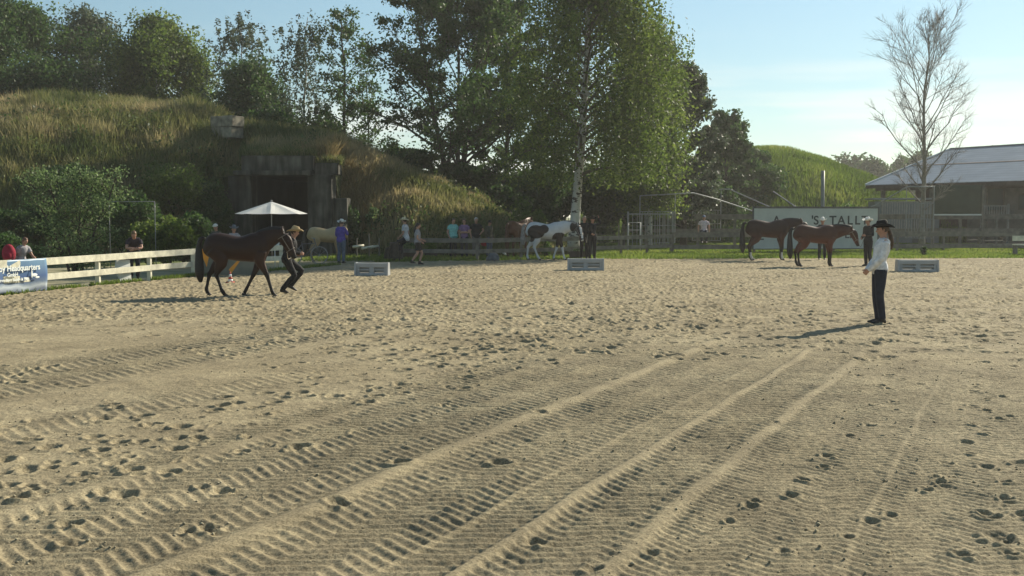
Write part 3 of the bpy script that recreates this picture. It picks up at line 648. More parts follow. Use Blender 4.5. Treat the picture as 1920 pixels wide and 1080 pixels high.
# ------------------------------------------------------------------ bunker entrance
root = thing('bunker_entrance', 'concrete bunker doorway with stepped wing walls and overhanging lintel set into the grassy mound', 'bunker', (-10.8, 50, 0))
def part(name, mt, x0, x1, y0, y1, z0, z1, bev=.03, par=root):
    mb = MB(); L = par.location; mb.box(((x0 + x1) / 2 - L.x, (y0 + y1) / 2 - L.y, (z0 + z1) / 2), (x1 - x0, y1 - y0, z1 - z0)); return mb.build(name, mt, par, bevel=bev)
part('pillar', M_CONC, -9.50, -8.38, 49.75, 51.0, -.1, 3.75)
part('wing_wall', M_CONC, -8.375, -7.70, 49.95, 51.2, -.1, 2.66)
part('wing_wall', M_CONC, -13.20, -12.12, 49.80, 51.0, -.1, 3.70)
part('wing_wall', M_CONC, -13.95, -13.205, 49.95, 51.1, -.1, 3.0)
part('lintel_slab', M_CONC, -12.85, -9.30, 49.35, 51.0, 3.70, 3.92)
part('lintel', M_CONC, -12.55, -9.20, 49.70, 51.0, 3.925, 4.62)
part('parapet', M_CONC, -9.195, -8.10, 50.0, 51.0, 3.755, 4.30)
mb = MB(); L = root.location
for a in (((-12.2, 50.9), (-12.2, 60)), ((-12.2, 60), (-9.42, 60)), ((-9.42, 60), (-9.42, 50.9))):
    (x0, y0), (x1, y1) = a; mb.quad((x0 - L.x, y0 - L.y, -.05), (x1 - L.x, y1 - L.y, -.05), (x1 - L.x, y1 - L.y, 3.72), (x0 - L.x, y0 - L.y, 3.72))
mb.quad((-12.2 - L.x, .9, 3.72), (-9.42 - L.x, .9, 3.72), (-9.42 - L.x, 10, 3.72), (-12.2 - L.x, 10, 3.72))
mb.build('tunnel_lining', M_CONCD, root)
X_, z_ = AT(427, 258, 54.6)
rt = thing('concrete_blocks', 'short stack of pale concrete blocks sticking out of the mound above the bunker doorway', 'concrete blocks', (X_, 54.6, z_ - .05), R(-28))
for (x, z, w_, h_) in ((-.42, .28, .62, .55), (.28, .28, .74, .55), (-.38, .84, .70, .54), (.36, .84, .72, .54)):
    MB().box((x, 0, z), (w_, .9, h_)).build('block', mat('pale_concrete', (.22, .20, .15), .9, .35, 3, bump=.4), rt, bevel=.03)
X_, z_ = AT(1465, 290, 93)
o = MB().box((0, 0, 0), (.9, .7, .75)).build('concrete_block', M_CONC, bevel=.05); o.location = (X_, 93, z_ - .1)
tag(o, 'small concrete block on the crest of the green mound', 'concrete block')
# ------------------------------------------------------------------ fences
def fence(name, label, pts, rails, posts, mt, pw=.11, ph=1.0, rt=.035, group=None, off=-.075):
    """pts: ground polyline; rails: (z centre, height) lists at start and end; planks butted at every point"""
    root = thing(name, label, 'fence', (pts[0][0], pts[0][1], 0), group=group); ox, oy = pts[0]
    for i in range(len(pts) - 1):
        (x0, y0), (x1, y1) = pts[i], pts[i + 1]; d = Vector((x1 - x0, y1 - y0, 0)); L_ = d.length; nrm = Vector((d.y, -d.x, 0)).normalized()
        for (za, zb, h_) in rails[i]:
            o_ = nrm * -off
            r = random.uniform(-.012, .012)
            MB().bar((x0 - ox + o_.x, y0 - oy + o_.y, za + r), (x1 - ox + o_.x, y1 - oy + o_.y, zb + random.uniform(-.012, .012)), rt, h_).build('rail', mt, root, bevel=.004)
    for (x, y, h_) in posts:
        MB().box((x - ox, y - oy, h_ / 2 - .03), (pw, pw, h_ + .06), rz=random.uniform(-.1, .1)).build('post', mt, root, bevel=.006)
    return root
FL = [(-13.6, 19.9), (-12.75, 22.6), (-11.95, 25.3), (-11.12, 28.6), (-10.55, 31.0), (-9.93, 33.2)]
fence('plank_fence', 'pale sunlit two plank fence along the left side of the arena', FL, [[(.74, .74, .18), (.36, .36, .16)]] * 5, [(x, y, .80) for x, y in FL], M_WOODW)
FL2 = [(-9.05, 35.3), (-8.55, 36.4), (-8.1, 37.4)]
fence('plank_fence', 'short pale plank fence piece just left of the running handler', FL2, [[(.74, .74, .18), (.38, .38, .16)]] * 2, [(x, y, .82) for x, y in FL2], M_WOODW)
FM = [(-4.75, 46.0), (-1.47, 44.9), (2.2, 48.0), (5.2, 50.9), (7.95, 53.4)]
fence('rail_fence', 'grey weathered two rail fence in front of the standing spectators', FM, [[(.80, .80, .19), (.34, .34, .17)]] * 4, [(x, y, .86) for x, y in FM] + [(.4, 46.45, .86), (3.7, 49.4, .86), (6.6, 52.2, .86)], M_WOODG)
FR = [(8.05, 53.5), (12.3, 54.2), (16.5, 54.8), (20.0, 55.4), (22.6, 55.9), (27.2, 56.3), (33, 56.6)]
fence('rail_fence', 'grey two rail fence running behind the white lettered sign to the right edge', FR, [[(.88, .88, .26), (.26, .26, .22)]] * 6, [(x, y, 1.0) for x, y in FR], M_WOODG)
FB = [(6.6, 63), (11, 63.2), (15.5, 63.4), (20, 63.6), (24.5, 63.8), (29, 64), (34, 64.2)]
fence('paddock_fence', 'tall grey paddock fence behind, its top rail level with the spectators heads', FB, [[(1.76, 1.76, .30), (.95, .95, .22)]] * 6, [(x, y, 1.95) for x, y in FB] + [(9, 63.1, 1.9), (13.2, 63.3, 1.9), (17.8, 63.5, 1.9), (22.3, 63.7, 1.9), (26.8, 63.9, 1.9)], M_WOODG, pw=.16)
# wire fence between birch and railings
WF = [(1.2, 55.5), (4.2, 56.5), (7.2, 57.6)]
fence('wire_fence', 'thin wooden post and wire fence behind the birch trunk', WF, [[(1.25, 1.25, .02), (.85, .85, .02), (.45, .45, .02)]] * 2, [(x, y, 1.35) for x, y in WF] + [(2.7, 56, 1.35), (5.7, 57.05, 1.35)], M_WOODG, pw=.08, rt=.012)
# ------------------------------------------------------------------ lettering
def text(body, size, mt, parent, loc, rot, name='lettering', sx=1, ext=.004, bold=.0):
    c = bpy.data.curves.new('t', 'FONT'); c.body = body; c.size = size; c.extrude = ext; c.align_x = 'CENTER'; c.align_y = 'CENTER'; c.offset = bold
    o = bpy.data.objects.new('t', c); S.collection.objects.link(o); bpy.context.view_layer.update()
    me = bpy.data.meshes.new_from_object(o.evaluated_get(bpy.context.evaluated_depsgraph_get())); bpy.data.objects.remove(o)
    me.materials.clear(); me.materials.append(mt)
    q = bpy.data.objects.new(name, me); link(q, parent); q.location = loc; q.rotation_euler = rot; q.scale = (sx, 1, 1); return q
# big white sign on the right fence
a = Vector((*[AT(1408, 430, 53.9)[0], 53.85], 0)); b = Vector((AT(1643, 430, 55.0)[0], 54.85, 0))
ang = math.atan2(b.y - a.y, b.x - a.x); Ls = (b - a).length
rt = thing('lettered_sign', 'long white board with dark frame and large dark letters behind the two brown horses', 'sign', (a.x, a.y - .22, 0), ang)
MB().box((Ls / 2, 0, 1.19), (Ls - .16, .04, 2.02)).build('board', mat('sign_white', (.50, .51, .46), .6, .06, 2), rt)
fm = mat('sign_frame', (.10, .10, .09), .6, .2, 6)
f = MB(); f.box((Ls / 2, 0, 2.25), (Ls, .07, .10)); f.box((Ls / 2, 0, .155), (Ls, .07, .05)); f.box((.04, 0, 1.19), (.08, .065, 2.02)); f.box((Ls - .04, 0, 1.19), (.08, .065, 2.02)); f.build('frame', fm, rt)
lm = mat('sign_letter', (.045, .05, .05), .6, .1, 6)
def sg(px): return (px - 1408) / 235 * Ls
for body, px, z, sz in (('A', 1452, 1.58, .62), ("'S", 1523, 1.58, .62), ('T', 1556, 1.58, .62), ('A', 1572, 1.58, .62), ('L', 1588, 1.58, .62), ('L', 1602, 1.58, .62), ('T', 1616, 1.58, .62), ('E', 1425, .78, .50), ('ED', 1590, .86, .52)):
    text(body, sz, lm, rt, (sg(px), -.027, z), (R(90), 0, 0), bold=.012)
# blue banner on the left fence
p0 = Vector((-13.1, 21.5, 0)); p1 = Vector((-11.66, 26.45, 0)); ang = math.atan2(p1.y - p0.y, p1.x - p0.x); Lb = (p1 - p0).length
nb = Vector((math.sin(ang), -math.cos(ang), 0)) * .13
rt = thing('sponsor_banner', 'blue fabric banner with white writing tied to the left end of the pale fence', 'banner', p0 + nb, ang)
def bannermat():
    m = mat('banner_blue', (.13, .21, .36), .45, .2, 1.2, spec=.4); n = m.node_tree.nodes; l = m.node_tree.links
    b_ = n['Principled BSDF']; co = n.new('ShaderNodeTexCoord'); sp = n.new('ShaderNodeSeparateXYZ'); l.new(co.outputs['Object'], sp.inputs[0])
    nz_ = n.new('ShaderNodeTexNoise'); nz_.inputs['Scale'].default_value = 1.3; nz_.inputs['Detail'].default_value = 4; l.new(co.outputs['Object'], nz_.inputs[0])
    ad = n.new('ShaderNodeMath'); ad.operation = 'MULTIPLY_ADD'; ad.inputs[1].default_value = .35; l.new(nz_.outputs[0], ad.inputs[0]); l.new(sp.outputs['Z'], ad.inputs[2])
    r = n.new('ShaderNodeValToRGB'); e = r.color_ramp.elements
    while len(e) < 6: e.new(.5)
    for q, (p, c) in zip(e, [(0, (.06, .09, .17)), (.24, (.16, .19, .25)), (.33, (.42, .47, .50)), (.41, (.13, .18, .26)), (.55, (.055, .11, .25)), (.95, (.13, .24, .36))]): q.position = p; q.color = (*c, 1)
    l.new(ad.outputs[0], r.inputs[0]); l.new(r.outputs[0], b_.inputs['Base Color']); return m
nx_, nz2 = 60, 16; V = []; 
for j in range(nz2 + 1):
    for i in range(nx_ + 1):
        x = Lb * i / nx_; z = .02 + .80 * j / nz2; V.append((x, .022 * math.sin(x * 3 + z * 5) * (1 - j / nz2 * .7) + .012 * math.sin(x * 9 - z * 7), z + .02 * math.sin(x * 2.2) * (1 - j / nz2)))
i = np.array([j * (nx_ + 1) + i for j in range(nz2) for i in range(nx_)])
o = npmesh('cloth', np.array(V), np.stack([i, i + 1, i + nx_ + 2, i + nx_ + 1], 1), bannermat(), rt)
so = o.modifiers.new('s', 'SOLIDIFY'); so.thickness = .006
tw = mat('banner_white', (.80, .83, .78), .6, .05, 4)
text('Cowboy Headquarters', .20, tw, rt, (Lb - 1.22, -.05, .62), (R(90), 0, 0), bold=.004, sx=1.0)
text('GmbH', .13, tw, rt, (Lb - 1.22, -.05, .47), (R(90), 0, 0), bold=.003)
text('Western Store Saddle & Tack', .095, tw, rt, (Lb - 1.25, -.05, .35), (R(90), 0, 0), bold=.003)
sil = MB(); 
for (x, z, w_, h_) in ((Lb - .58, .46, .05, .20), (Lb - .50, .43, .22, .08), (Lb - .78, .36, .18, .05), (Lb - .40, .37, .16, .05)): sil.ball((x, -.05, z), (w_ / 2, .004, h_ / 2), 8, 5)
sil.build('emblem', tw, rt, True)
# grey banner with orange shapes
p0 = Vector((-9.85, 33.3, 0)); p1 = Vector((-9.1, 35.2, 0)); ang = math.atan2(p1.y - p0.y, p1.x - p0.x); Lb = (p1 - p0).length
p0 = p0 + Vector((.08, -.03, 0))
rt = thing('orange_sign', 'grey board with orange pointed shapes behind the tail of the walking horse', 'sign', p0, 0)
Lx = 2.05
MB().box((Lx / 2, .03, .42), (Lx, .03, .82), ).build('board', mat('grey_board', (.16, .17, .14), .8, .15, 3), rt)
om = mat('orange_print', (.78, .33, .04), .6, .08, 4)
def poly(pts, mt, name, y=.0, th=.012):
    mb = MB(); n = len(pts); mb.v = [Vector((x, y, z)) for x, z in pts] + [Vector((x, y + th, z)) for x, z in pts]
    mb.f = [list(range(n)), list(range(n, 2 * n))[::-1]] + [[i, i + n, (i + 1) % n + n, (i + 1) % n] for i in range(n)]
    return mb.build(name, mt, rt)
poly([(.02, .82), (.36, .82), (.24, .26)], om, 'triangle')
poly([(.58, .60), (.40, .33), (.56, .02), (.78, .33)], om, 'diamond')
poly([(1.30, .48), (1.24, .50), (.92, .18), (1.00, .06)], om, 'stroke')
text('U', .20, lm, rt, (.59, -.004, .36), (R(90), 0, 0), bold=.006)
# ------------------------------------------------------------------ small props
def jump(label, px, py, rz=0, L_=1.45):
    x, y = G(px, py); rt = thing('plastic_block', label, 'cavaletti block', (x, y, 0), rz, group='low white plastic arena blocks')
    wm = mat('white_plastic', (.36, .365, .36), .45, .06, 3)
    mb = MB(); mb.v = []
    h = .40; 
    mb.box((0, 0, .045), (L_ - .12, .30, .09)); mb.box((0, 0, .19), (L_ - .14, .22, .05)); mb.box((0, 0, h - .07), (L_ - .12, .25, .14))
    for x_ in (-.5, 0, .5): mb.box((x_ * (L_ - .22) * .96, 0, .19), (.10 if x_ else .16, .24, .24))
    mb.box((0, .02, .25), (L_ - .3, .04, .3))
    mb.build('body', wm, rt, bevel=.015)
    for s_ in (-1, 1):
        e = MB(); e.v = [Vector((s_ * (L_ / 2 - .06) + dx, y_, z_)) for dx in (-.03, .03) for y_, z_ in ((-.20, 0), (.20, 0), (.14, h + .01), (-.14, h + .01))]
        e.f = [[3, 2, 1, 0], [4, 5, 6, 7]] + [[i, (i + 1) % 4, 4 + (i + 1) % 4, 4 + i] for i in range(4)]; e.build('end_panel', wm, rt, bevel=.01)
    return rt
jump('white plastic arena block in the shade, in front of the girl in shorts', 698, 517, R(-5), 1.12)
jump('white plastic arena block in front of the pinto horse handlers', 1098, 507, R(-3), 1.30)
jump('white plastic arena block on the sand right of the judge', 1719, 510, R(-2), 1.40)
def cone(label, px, py):
    x, y = G(px, py); rt = thing('traffic_cone', label, 'cone', (x, y, 0))
    MB().box((0, 0, .015), (.20, .20, .03)).build('base', mat('cone_red', (.45, .07, .05), .5, .1, 8), rt)
    for k in range(4): MB().tube([(0, 0, .03 + k * .07), (0, 0, .10 + k * .07)], [.075 - k * .016, .060 - k * .016], 14).build('band', MATS['cone_red'] if k % 2 else mat('cone_white', (.75, .75, .72), .5, .05, 8), rt, True)
cone('small red and white striped cone under the belly of the walking horse', 432, 530)
x, y = G(232, 529)
rt = thing('leaning_board', 'worn white panel leaning against the pale fence below the leaning woman', 'board', (x, y - .05, 0), R(62))
mb = MB(); q = [(-.16, 0), (.22, .02), (.27, .62), (-.20, .62), (-.27, .40)]
mb.v = [Vector((a_, -.10 + b_ * .18, b_)) for a_, b_ in q] + [Vector((a_, -.06 + b_ * .18, b_)) for a_, b_ in q]; n_ = 5
mb.f = [list(range(n_)), list(range(n_, 2 * n_))[::-1]] + [[i, i + n_, (i + 1) % n_ + n_, (i + 1) % n_] for i in range(n_)]
mb.build('panel', mat('worn_white', (.55, .55, .50), .7, .12, 5), rt)
MB().box((.05, .09, .28), (.06, .05, .56)).build('prop', M_WOODG, rt)
# parasol
x, _ = AT(509, 400, 45)
rt = thing('parasol', 'large white octagonal parasol in front of the dark bunker doorway', 'parasol', (x, 45, 0), R(11))
mb = MB(); n_ = 8; top = Vector((0, 0, 2.44)); ring = []
for k in range(n_):
    a_ = 2 * math.pi * k / n_; ring.append(Vector((math.cos(a_) * 1.50, math.sin(a_) * 1.50, 1.93)))
V = [top]; sub = 6
for k in range(n_):
    A_, B_ = ring[k], ring[(k + 1) % n_]
    for i in range(1, sub + 1):
        for j in range(i + 1):
            p = top.lerp(A_.lerp(B_, j / i), i / sub); e = math.sin(math.pi * j / i) if i else 0
            p = p + Vector((-p.x, -p.y, 0)) * .06 * e * (i / sub); p.z -= .05 * e * (i / sub) ** .5 * math.sin(math.pi * min(1, i / sub * .8 + .1)); V.append(p)
F = []; base = 1; per = sum(i + 1 for i in range(1, sub + 1))
for k in range(n_):
    s0 = 1 + k * per
    def id_(i, j): return 0 if i == 0 else s0 + sum(q + 1 for q in range(1, i)) + j
    for i in range(sub):
        for j in range(i + 1):
            F.append([id_(i, j), id_(i + 1, j), id_(i + 1, j + 1)])
            if j < i: F.append([id_(i, j), id_(i + 1, j + 1), id_(i, j + 1)])
mb.v = V; mb.f = F
o = mb.build('canopy', mat('parasol_cloth', (.90, .90, .88), .8, .03, 3, trans=.5), rt); so = o.modifiers.new('s', 'SOLIDIFY'); so.thickness = .004
MB().tube([(0, 0, 0), (0, 0, 2.46)], [.025, .022], 10).build('pole', mat('pole_grey', (.25, .25, .25), .5, .1, 4), rt, True)
MB().ball((0, 0, 2.47), (.05, .05, .04)).build('finial', MATS['pole_grey'], rt, True)
for k in range(8):
    MB().tube([(0, 0, 2.40), (ring[k].x * .99, ring[k].y * .99, 1.92)], [.010, .008], 5).build('rib', MATS['pole_grey'], rt, True)
MB().tube([(0, 0, 0), (0, 0, .10)], [(.30, .30), (.26, .26)], 16).build('foot', M_CONC, rt, True)
# metal goal frame on the left
x0, _ = AT(205, 400, 37); x1, zt = AT(290, 378, 37)
rt = thing('metal_frame', 'thin grey metal goal frame with one crossbar in front of the left bushes', 'frame', (x0, 37, 0))
MB().tube([(0, 0, 0), (0, 0, zt)], [.013, .013], 8).build('post', MATS['pole_grey'], rt, True)
MB().tube([(x1 - x0, 0, 0), (x1 - x0, 0, zt)], [.013, .013], 8).build('post', MATS['pole_grey'], rt, True)
MB().tube([(0, 0, zt), (x1 - x0, 0, zt)], [.012, .012], 8).build('crossbar', MATS['pole_grey'], rt, True)
# floodlights on the birch
x, z = AT(1090, 175, BY - .35)
rt = thing('floodlight_bar', 'two small boxy floodlights on a crossbar high on the big birch trunk', 'floodlights', (x, BY - .42, z))
MB().box((0, 0, 0), (.95, .05, .05)).build('crossbar', M_STEEL, rt)
for s_ in (-.29, .29):
    l_ = MB().box((s_, -.08, -.02), (.24, .12, .18), rx=R(20)).build('lamp', mat('lamp_grey', (.45, .45, .42), .5, .1, 5), rt, bevel=.01)
# tree stump and planters
x, y = G(738, 487)
rt = thing('tree_stump', 'dark split tree stump at the end of the grey rail fence', 'stump', (x, y, 0))
for (dx, r_, h_) in ((-.22, .16, .50), (.02, .21, .74), (.22, .13, .36)):
    MB().tube([(dx * 1.15, 0, -.02), (dx, .02, h_ * .5), (dx * .95, 0, h_)], [(r_ * 1.25, r_ * 1.1), (r_, r_), (r_ * .88, r_ * .8)], 12, interp=3).build('trunk_piece', M_BARK, rt, True)
def planter(label, px, py, L_, plant_mt, hp, n, seed, rz=0):
    x, y = G(px, py); rt = thing('planter_box', label, 'planter', (x, y, 0), rz)
    mb = MB(); mb.box((0, -.17, .15), (L_, .03, .30)); mb.box((0, .17, .15), (L_, .03, .30)); mb.box((-L_ / 2 + .015, 0, .15), (.03, .31, .298)); mb.box((L_ / 2 - .015, 0, .15), (.03, .31, .298)); mb.box((0, 0, .12), (L_ - .07, .30, .22)); mb.build('box', M_WOODD, rt)
    if n:
        C = np.stack([rng.normal(0, L_ * .22, n), rng.normal(0, .09, n), .26 + hp * rng.random(n)], 1)
        leaves('plant', C, np.full(n, .075), .5 + rng.normal(0, .2, n), plant_mt, rt, asp=.3)
planter('dark wooden planter with grey leafed plant beside the tree stump', 768, 484, .60, M_WILLOW, .35, 260, 1)
planter('small wooden trough with yellow green flowers behind the fence', 808, 481, .55, M_LEAFY, .40, 260, 2)
planter('dark wooden trough on the grass behind the pinto horse handlers', 1084, 484, .75, M_LEAFD, .12, 60, 3)
x, y = G(925, 489)
o = MB(); o.ball((0, 0, .12), (.26, .22, .22), 14, 9); o.ball((-.10, .02, .06), (.22, .2, .16), 12, 7)
o = o.voxel('boulder', mat('dark_stone', (.12, .125, .13), .85, .25, 6, bump=.4), None, .03, 4); o.location = (x, y, 0)
tag(o, 'dark grey boulder at the foot of the grey rail fence', 'boulder')
x, y = G(948, 480)
o = MB().tube([(-.14, 0, .30), (.02, 0, .14), (.13, 0, .05)], [(.03, .05), (.035, .06), (.02, .03)], 8, interp=3).build('painted_stick', mat('white_paint', (.75, .75, .72), .6, .05, 8), None, True)
o.location = (x - .1, y + .1, 0); tag(o, 'short white stick propped beside the dark boulder', 'stick')
# pale poles on the bank
for k_, (xa, ya, xb, yb, lb) in enumerate([(662, 463, 682, 460, 'lowest short pale log left of the white hat spectator'), (678, 466, 700, 462, 'middle pale log lying in the grass left of the tree stump'), (694, 464, 709, 461, 'pale log nearest the tree stump')]):
    Y_ = 47.5; A_ = AT(xa, ya, Y_); B_ = AT(xb, yb, Y_ + .3)
    o = MB().tube([(A_[0], Y_, A_[1]), (B_[0], Y_ + .3, B_[1])], [.06, .05], 10).build('pale_log', M_WOODW, None, True); tag(o, lb, 'log', 'pale logs on the bank')
rt = thing('wooden_trestle', 'small grey wooden trestle carrying the pale logs', 'trestle', (AT(690, 470, 47.8)[0], 47.8, 0))
for dx in (-.5, .05, .5): MB().box((dx, 0, .42 + .1 * (dx == .05)), (.05, .05, .84 + .2 * (dx == .05))).build('post', M_WOODG, rt)
MB().box((0, -.04, .42), (1.1, .03, .05)).build('rail', M_WOODG, rt)
# white pennant on post
x, _ = AT(515, 480, 37.2)
rt = thing('pennant', 'small white pennant on a thin post behind the head of the walking horse', 'pennant', (x, 37.25, 0))
MB().tube([(0, 0, 0), (0, 0, .84)], [.018, .015], 6).build('post', MATS['white_paint'], rt, True)
mb = MB(); q = [(0, .80), (.16, .93), (.15, .80)]; mb.v = [Vector((a_, 0, b_)) for a_, b_ in q] + [Vector((a_, .01, b_)) for a_, b_ in q]; mb.f = [[0, 1, 2], [5, 4, 3], [0, 3, 4, 1], [1, 4, 5, 2], [2, 5, 3, 0]]; mb.build('flag', MATS['white_paint'], rt)
# bicycle
x, y = G(565, 498)
rt = thing('bicycle', 'bicycle standing between the running handler and the cream horse', 'bicycle', (x, y + 1.0, 0), R(25))
def wheel(cx):
    m = 20; rr = MB(); rim = [(cx + .33 * math.cos(2 * math.pi * k / m), 0, .34 + .33 * math.sin(2 * math.pi * k / m)) for k in range(m)]
    ty = MB()
    for k in range(m): ty.bar(rim[k], rim[(k + 1) % m], .035, .035, up=(0, 1, 0))
    t_ = ty.build('wheel', mat('tyre_grey', (.20, .20, .20), .5, .1, 5), rt)
    sp = MB()
    for k in range(0, m, 2): sp.bar((cx, 0, .34), rim[k], .008, .008, up=(0, 1, 0))
    sp.ball((cx, 0, .34), .03); sp.build('spokes', M_STEEL, t_)
wheel(-.5); wheel(.5)
fr = MB()
for a_, b_ in (((-.5, .34), (-.08, .30)), ((-.5, .34), (-.16, .78)), ((-.08, .30), (-.18, .85)), ((-.08, .30), (.34, .72)), ((-.17, .78), (.32, .80)), ((.5, .34), (.30, .98))): fr.tube([(a_[0], 0, a_[1]), (b_[0], 0, b_[1])], [.018, .018], 6)
fr.build('frame', mat('bike_paint', (.12, .12, .13), .35, .05, 4, metal=.3), rt, True)
MB().tube([(-.32, 0, .88), (-.05, 0, .88)], [(.06, .03), (.03, .02)], 8).build('saddle', M_RUB, rt, True)
MB().tube([(.28, -.25, 1.0), (.34, 0, .98), (.28, .25, 1.0)], [.015, .015, .015], 6).build('handlebar', M_STEEL, rt, True)
# dark bar standing in for a shadow on the grass at the right + crate
o = MB().tube([(24.4, 50.6, .06), (30.5, 50.2, .10)], [.11, .13], 10).build('shadow_bar', M_WOODD, None, True); tag(o, 'long dark bar standing in for shadow on the grass strip near the right edge', 'log')
x, _ = AT(1917, 450, 51)
rt = thing('garden_bench', 'pale wooden bench end entering at the right edge of the picture', 'bench', (x + .5, 51.3, 0))
MB().box((0, 0, .45), (1.5, .4, .05)).build('seat', M_WOODW, rt); MB().box((0, .2, .75), (1.5, .04, .25)).build('backrest', M_WOODW, rt)
for s_ in (-.65, .65): MB().box((s_, .08, .21), (.07, .36, .42)).build('leg', M_WOODG, rt)
# ------------------------------------------------------------------ horse walker and railings
HX, _ = AT(1543, 400, 62)
rt = thing('horse_walker', 'galvanised horse walker with tall centre pole, drooping arms and hanging barred gates', 'horse walker', (HX, 62, 0))
def hp(px, py, Y): x, z = AT(px, py, Y); return Vector((x - HX, Y - 62, z))
MB().tube([(0, 0, 0), hp(1543, 320, 62)], [.11, .10], 14).build('centre_pole', mat('pole_paint', (.20, .215, .21), .5, .1, 4), rt, True)
for pts in ([(1200, 367, 57.5), (1300, 362, 59), (1345, 374, 60), (1412, 396, 61), (1540, 412, 62)], [(1300, 356, 64), (1368, 355, 63.5), (1452, 392, 62.8), (1540, 412, 62)], [(1450, 359, 67), (1492, 388, 65), (1541, 420, 62)], [(1752, 350, 58), (1702, 350, 59), (1640, 386, 60.5), (1545, 414, 62)]):
    MB().tube([hp(*p) for p in pts], [.038] * len(pts), 8).build('arm', M_STEEL, rt, True)
def gate(pxa, pya, pxb, pyb, Y0, Y1, zlo, ztop, pitch=.16):
    a_ = hp(pxa, pya, Y0); b_ = hp(pxb, pyb, Y1); mb = MB()
    zt = min(a_.z, b_.z)
    for p in (a_, b_): mb.tube([p, (p.x, p.y, zlo)], [.028, .028], 6)
    for z in (ztop, (zlo + ztop) / 2 + .1, zlo): mb.tube([(a_.x, a_.y, z), (b_.x, b_.y, z)], [.022, .022], 6)
    n_ = int((b_ - a_).length / pitch)
    for k in range(1, n_): p = a_.lerp(b_, k / n_); mb.bar((p.x, p.y, zlo), (p.x, p.y, ztop), .022, .022, up=(0, 1, 0))
    mb.build('gate', M_STEEL, rt)
gate(1200, 367, 1266, 363, 57.5, 58.5, .35, 2.05); gate(1299, 356, 1352, 355, 64, 63.6, .35, 2.15); gate(1700, 350, 1752, 350, 59, 58, .6, 2.5)
def railing(label, px0, px1, Y0, Y1, z0, z1, mt, pitch=.14, name='picket_railing', bw=.05):
    x0 = AT(px0, 400, Y0)[0]; x1 = AT(px1, 400, Y1)[0]; rt = thing(name, label, 'railing', (x0, Y0, 0)); a_ = Vector((0, 0, 0)); b_ = Vector((x1 - x0, Y1 - Y0, 0))
    for z in (z0 + .06, z1 - .03): MB().bar((0, -.03, z), (b_.x, b_.y - .03, z), .04, .06).build('rail', mt, rt)
    n_ = int(b_.length / pitch); mb = MB()
    for k in range(n_ + 1): p = a_.lerp(b_, k / n_); mb.bar((p.x, p.y + .02, z0), (p.x, p.y + .02, z1), bw, .02, up=(0, 1, 0))
    mb.build('pickets', mt, rt)
    for p in (a_, b_): MB().box((p.x, p.y + .10, z1 / 2 + .05), (.10, .10, z1 + .1)).build('post', mt, rt)
M_PK = mat('grey_picket', (.30, .29, .26), .8, .15, 5)
railing('grey picket railing behind the judge hat, right of the lettered sign', 1655, 1752, 66, 65, .5, 2.7, M_PK)
railing('short grey balustrade of the stable porch below the blue window', 1842, 1892, 66.2, 65.2, 1.6, 2.45, M_PK)
railing('white metal railing left of the seated child', 1178, 1262, 57, 57, .15, 1.95, M_STEEL, .22, 'pipe_railing', .03)
rt = thing('pen_panel', 'small white pipe pen panel at the left end of the white railing', 'pen panel', (AT(1178, 440, 54.8)[0], 54.8, 0))
for dx in (0, .62): MB().tube([(dx, 0, 0), (dx, 0, 1.5)], [.028, .028], 6).build('upright', mat('white_pipe', (.45, .45, .42), .45, .05, 4), rt, True)
for z in (1.48, 1.1, .7, .3): MB().tube([(0, 0, z), (.62, 0, z)], [.02, .02], 6).build('bar', MATS['white_pipe'], rt, True)
# ------------------------------------------------------------------ stable building
C0 = Vector((24.8, 75, 0)); e_ = Vector((.51, -.86, 0)).normalized(); nn = Vector((.86, .51, 0)).normalized()
ang = math.atan2(e_.y, e_.x)
rt = thing('stable_building', 'long open stable with shining grey blue low pitched roof and timber posts', 'stable', C0, ang)
# local x along eave, local y inward
LN, HWD, EH, RH = 30.0, 9.1, 3.95, 6.75
def roofmat():
    m = mat('roof_sheet', (.33, .345, .355), .42, .10, .8, spec=.5, metal=.15); n = m.node_tree.nodes; l = m.node_tree.links; b_ = n['Principled BSDF']
    co = n.new('ShaderNodeTexCoord'); wv = n.new('ShaderNodeTexWave'); wv.bands_direction = 'Y'; wv.wave_profile = 'SAW'; wv.inputs['Scale'].default_value = .55; wv.inputs['Distortion'].default_value = .35; wv.inputs['Detail Scale'].default_value = 3
    l.new(co.outputs['Object'], wv.inputs[0]); bp = n.new('ShaderNodeBump'); bp.inputs['Strength'].default_value = .9; bp.inputs['Distance'].default_value = .08; l.new(wv.outputs[1], bp.inputs['Height']); l.new(bp.outputs[0], b_.inputs['Normal'])
    src = b_.inputs['Base Color'].links[0].from_socket; r = n.new('ShaderNodeValToRGB'); r.color_ramp.elements[0].color = (.62, .62, .62, 1); r.color_ramp.elements[0].position = .0; r.color_ramp.elements[1].position = .25; l.new(wv.outputs[1], r.inputs[0])
    k = n.new('ShaderNodeMix'); k.data_type = 'RGBA'; k.blend_type = 'MULTIPLY'; k.inputs['Factor'].default_value = 1; l.new(src, k.inputs['A']); l.new(r.outputs[0], k.inputs['B']); l.new(k.outputs['Result'], b_.inputs['Base Color'])
    return m
M_ROOF = roofmat()
def slab(pts, th, name, mt):
    mb = MB(); n_ = len(pts); mb.v = [Vector(p) for p in pts] + [Vector(p) - Vector((0, 0, th)) for p in pts]
    mb.f = [list(range(n_)), list(range(n_, 2 * n_))[::-1]] + [[i, i + n_, (i + 1) % n_ + n_, (i + 1) % n_] for i in range(n_)]
    return mb.build(name, mt, rt)
slab([(0, 0, EH), (LN, 0, EH), (LN, HWD, RH), (0, HWD, RH)], .10, 'roof', M_ROOF)
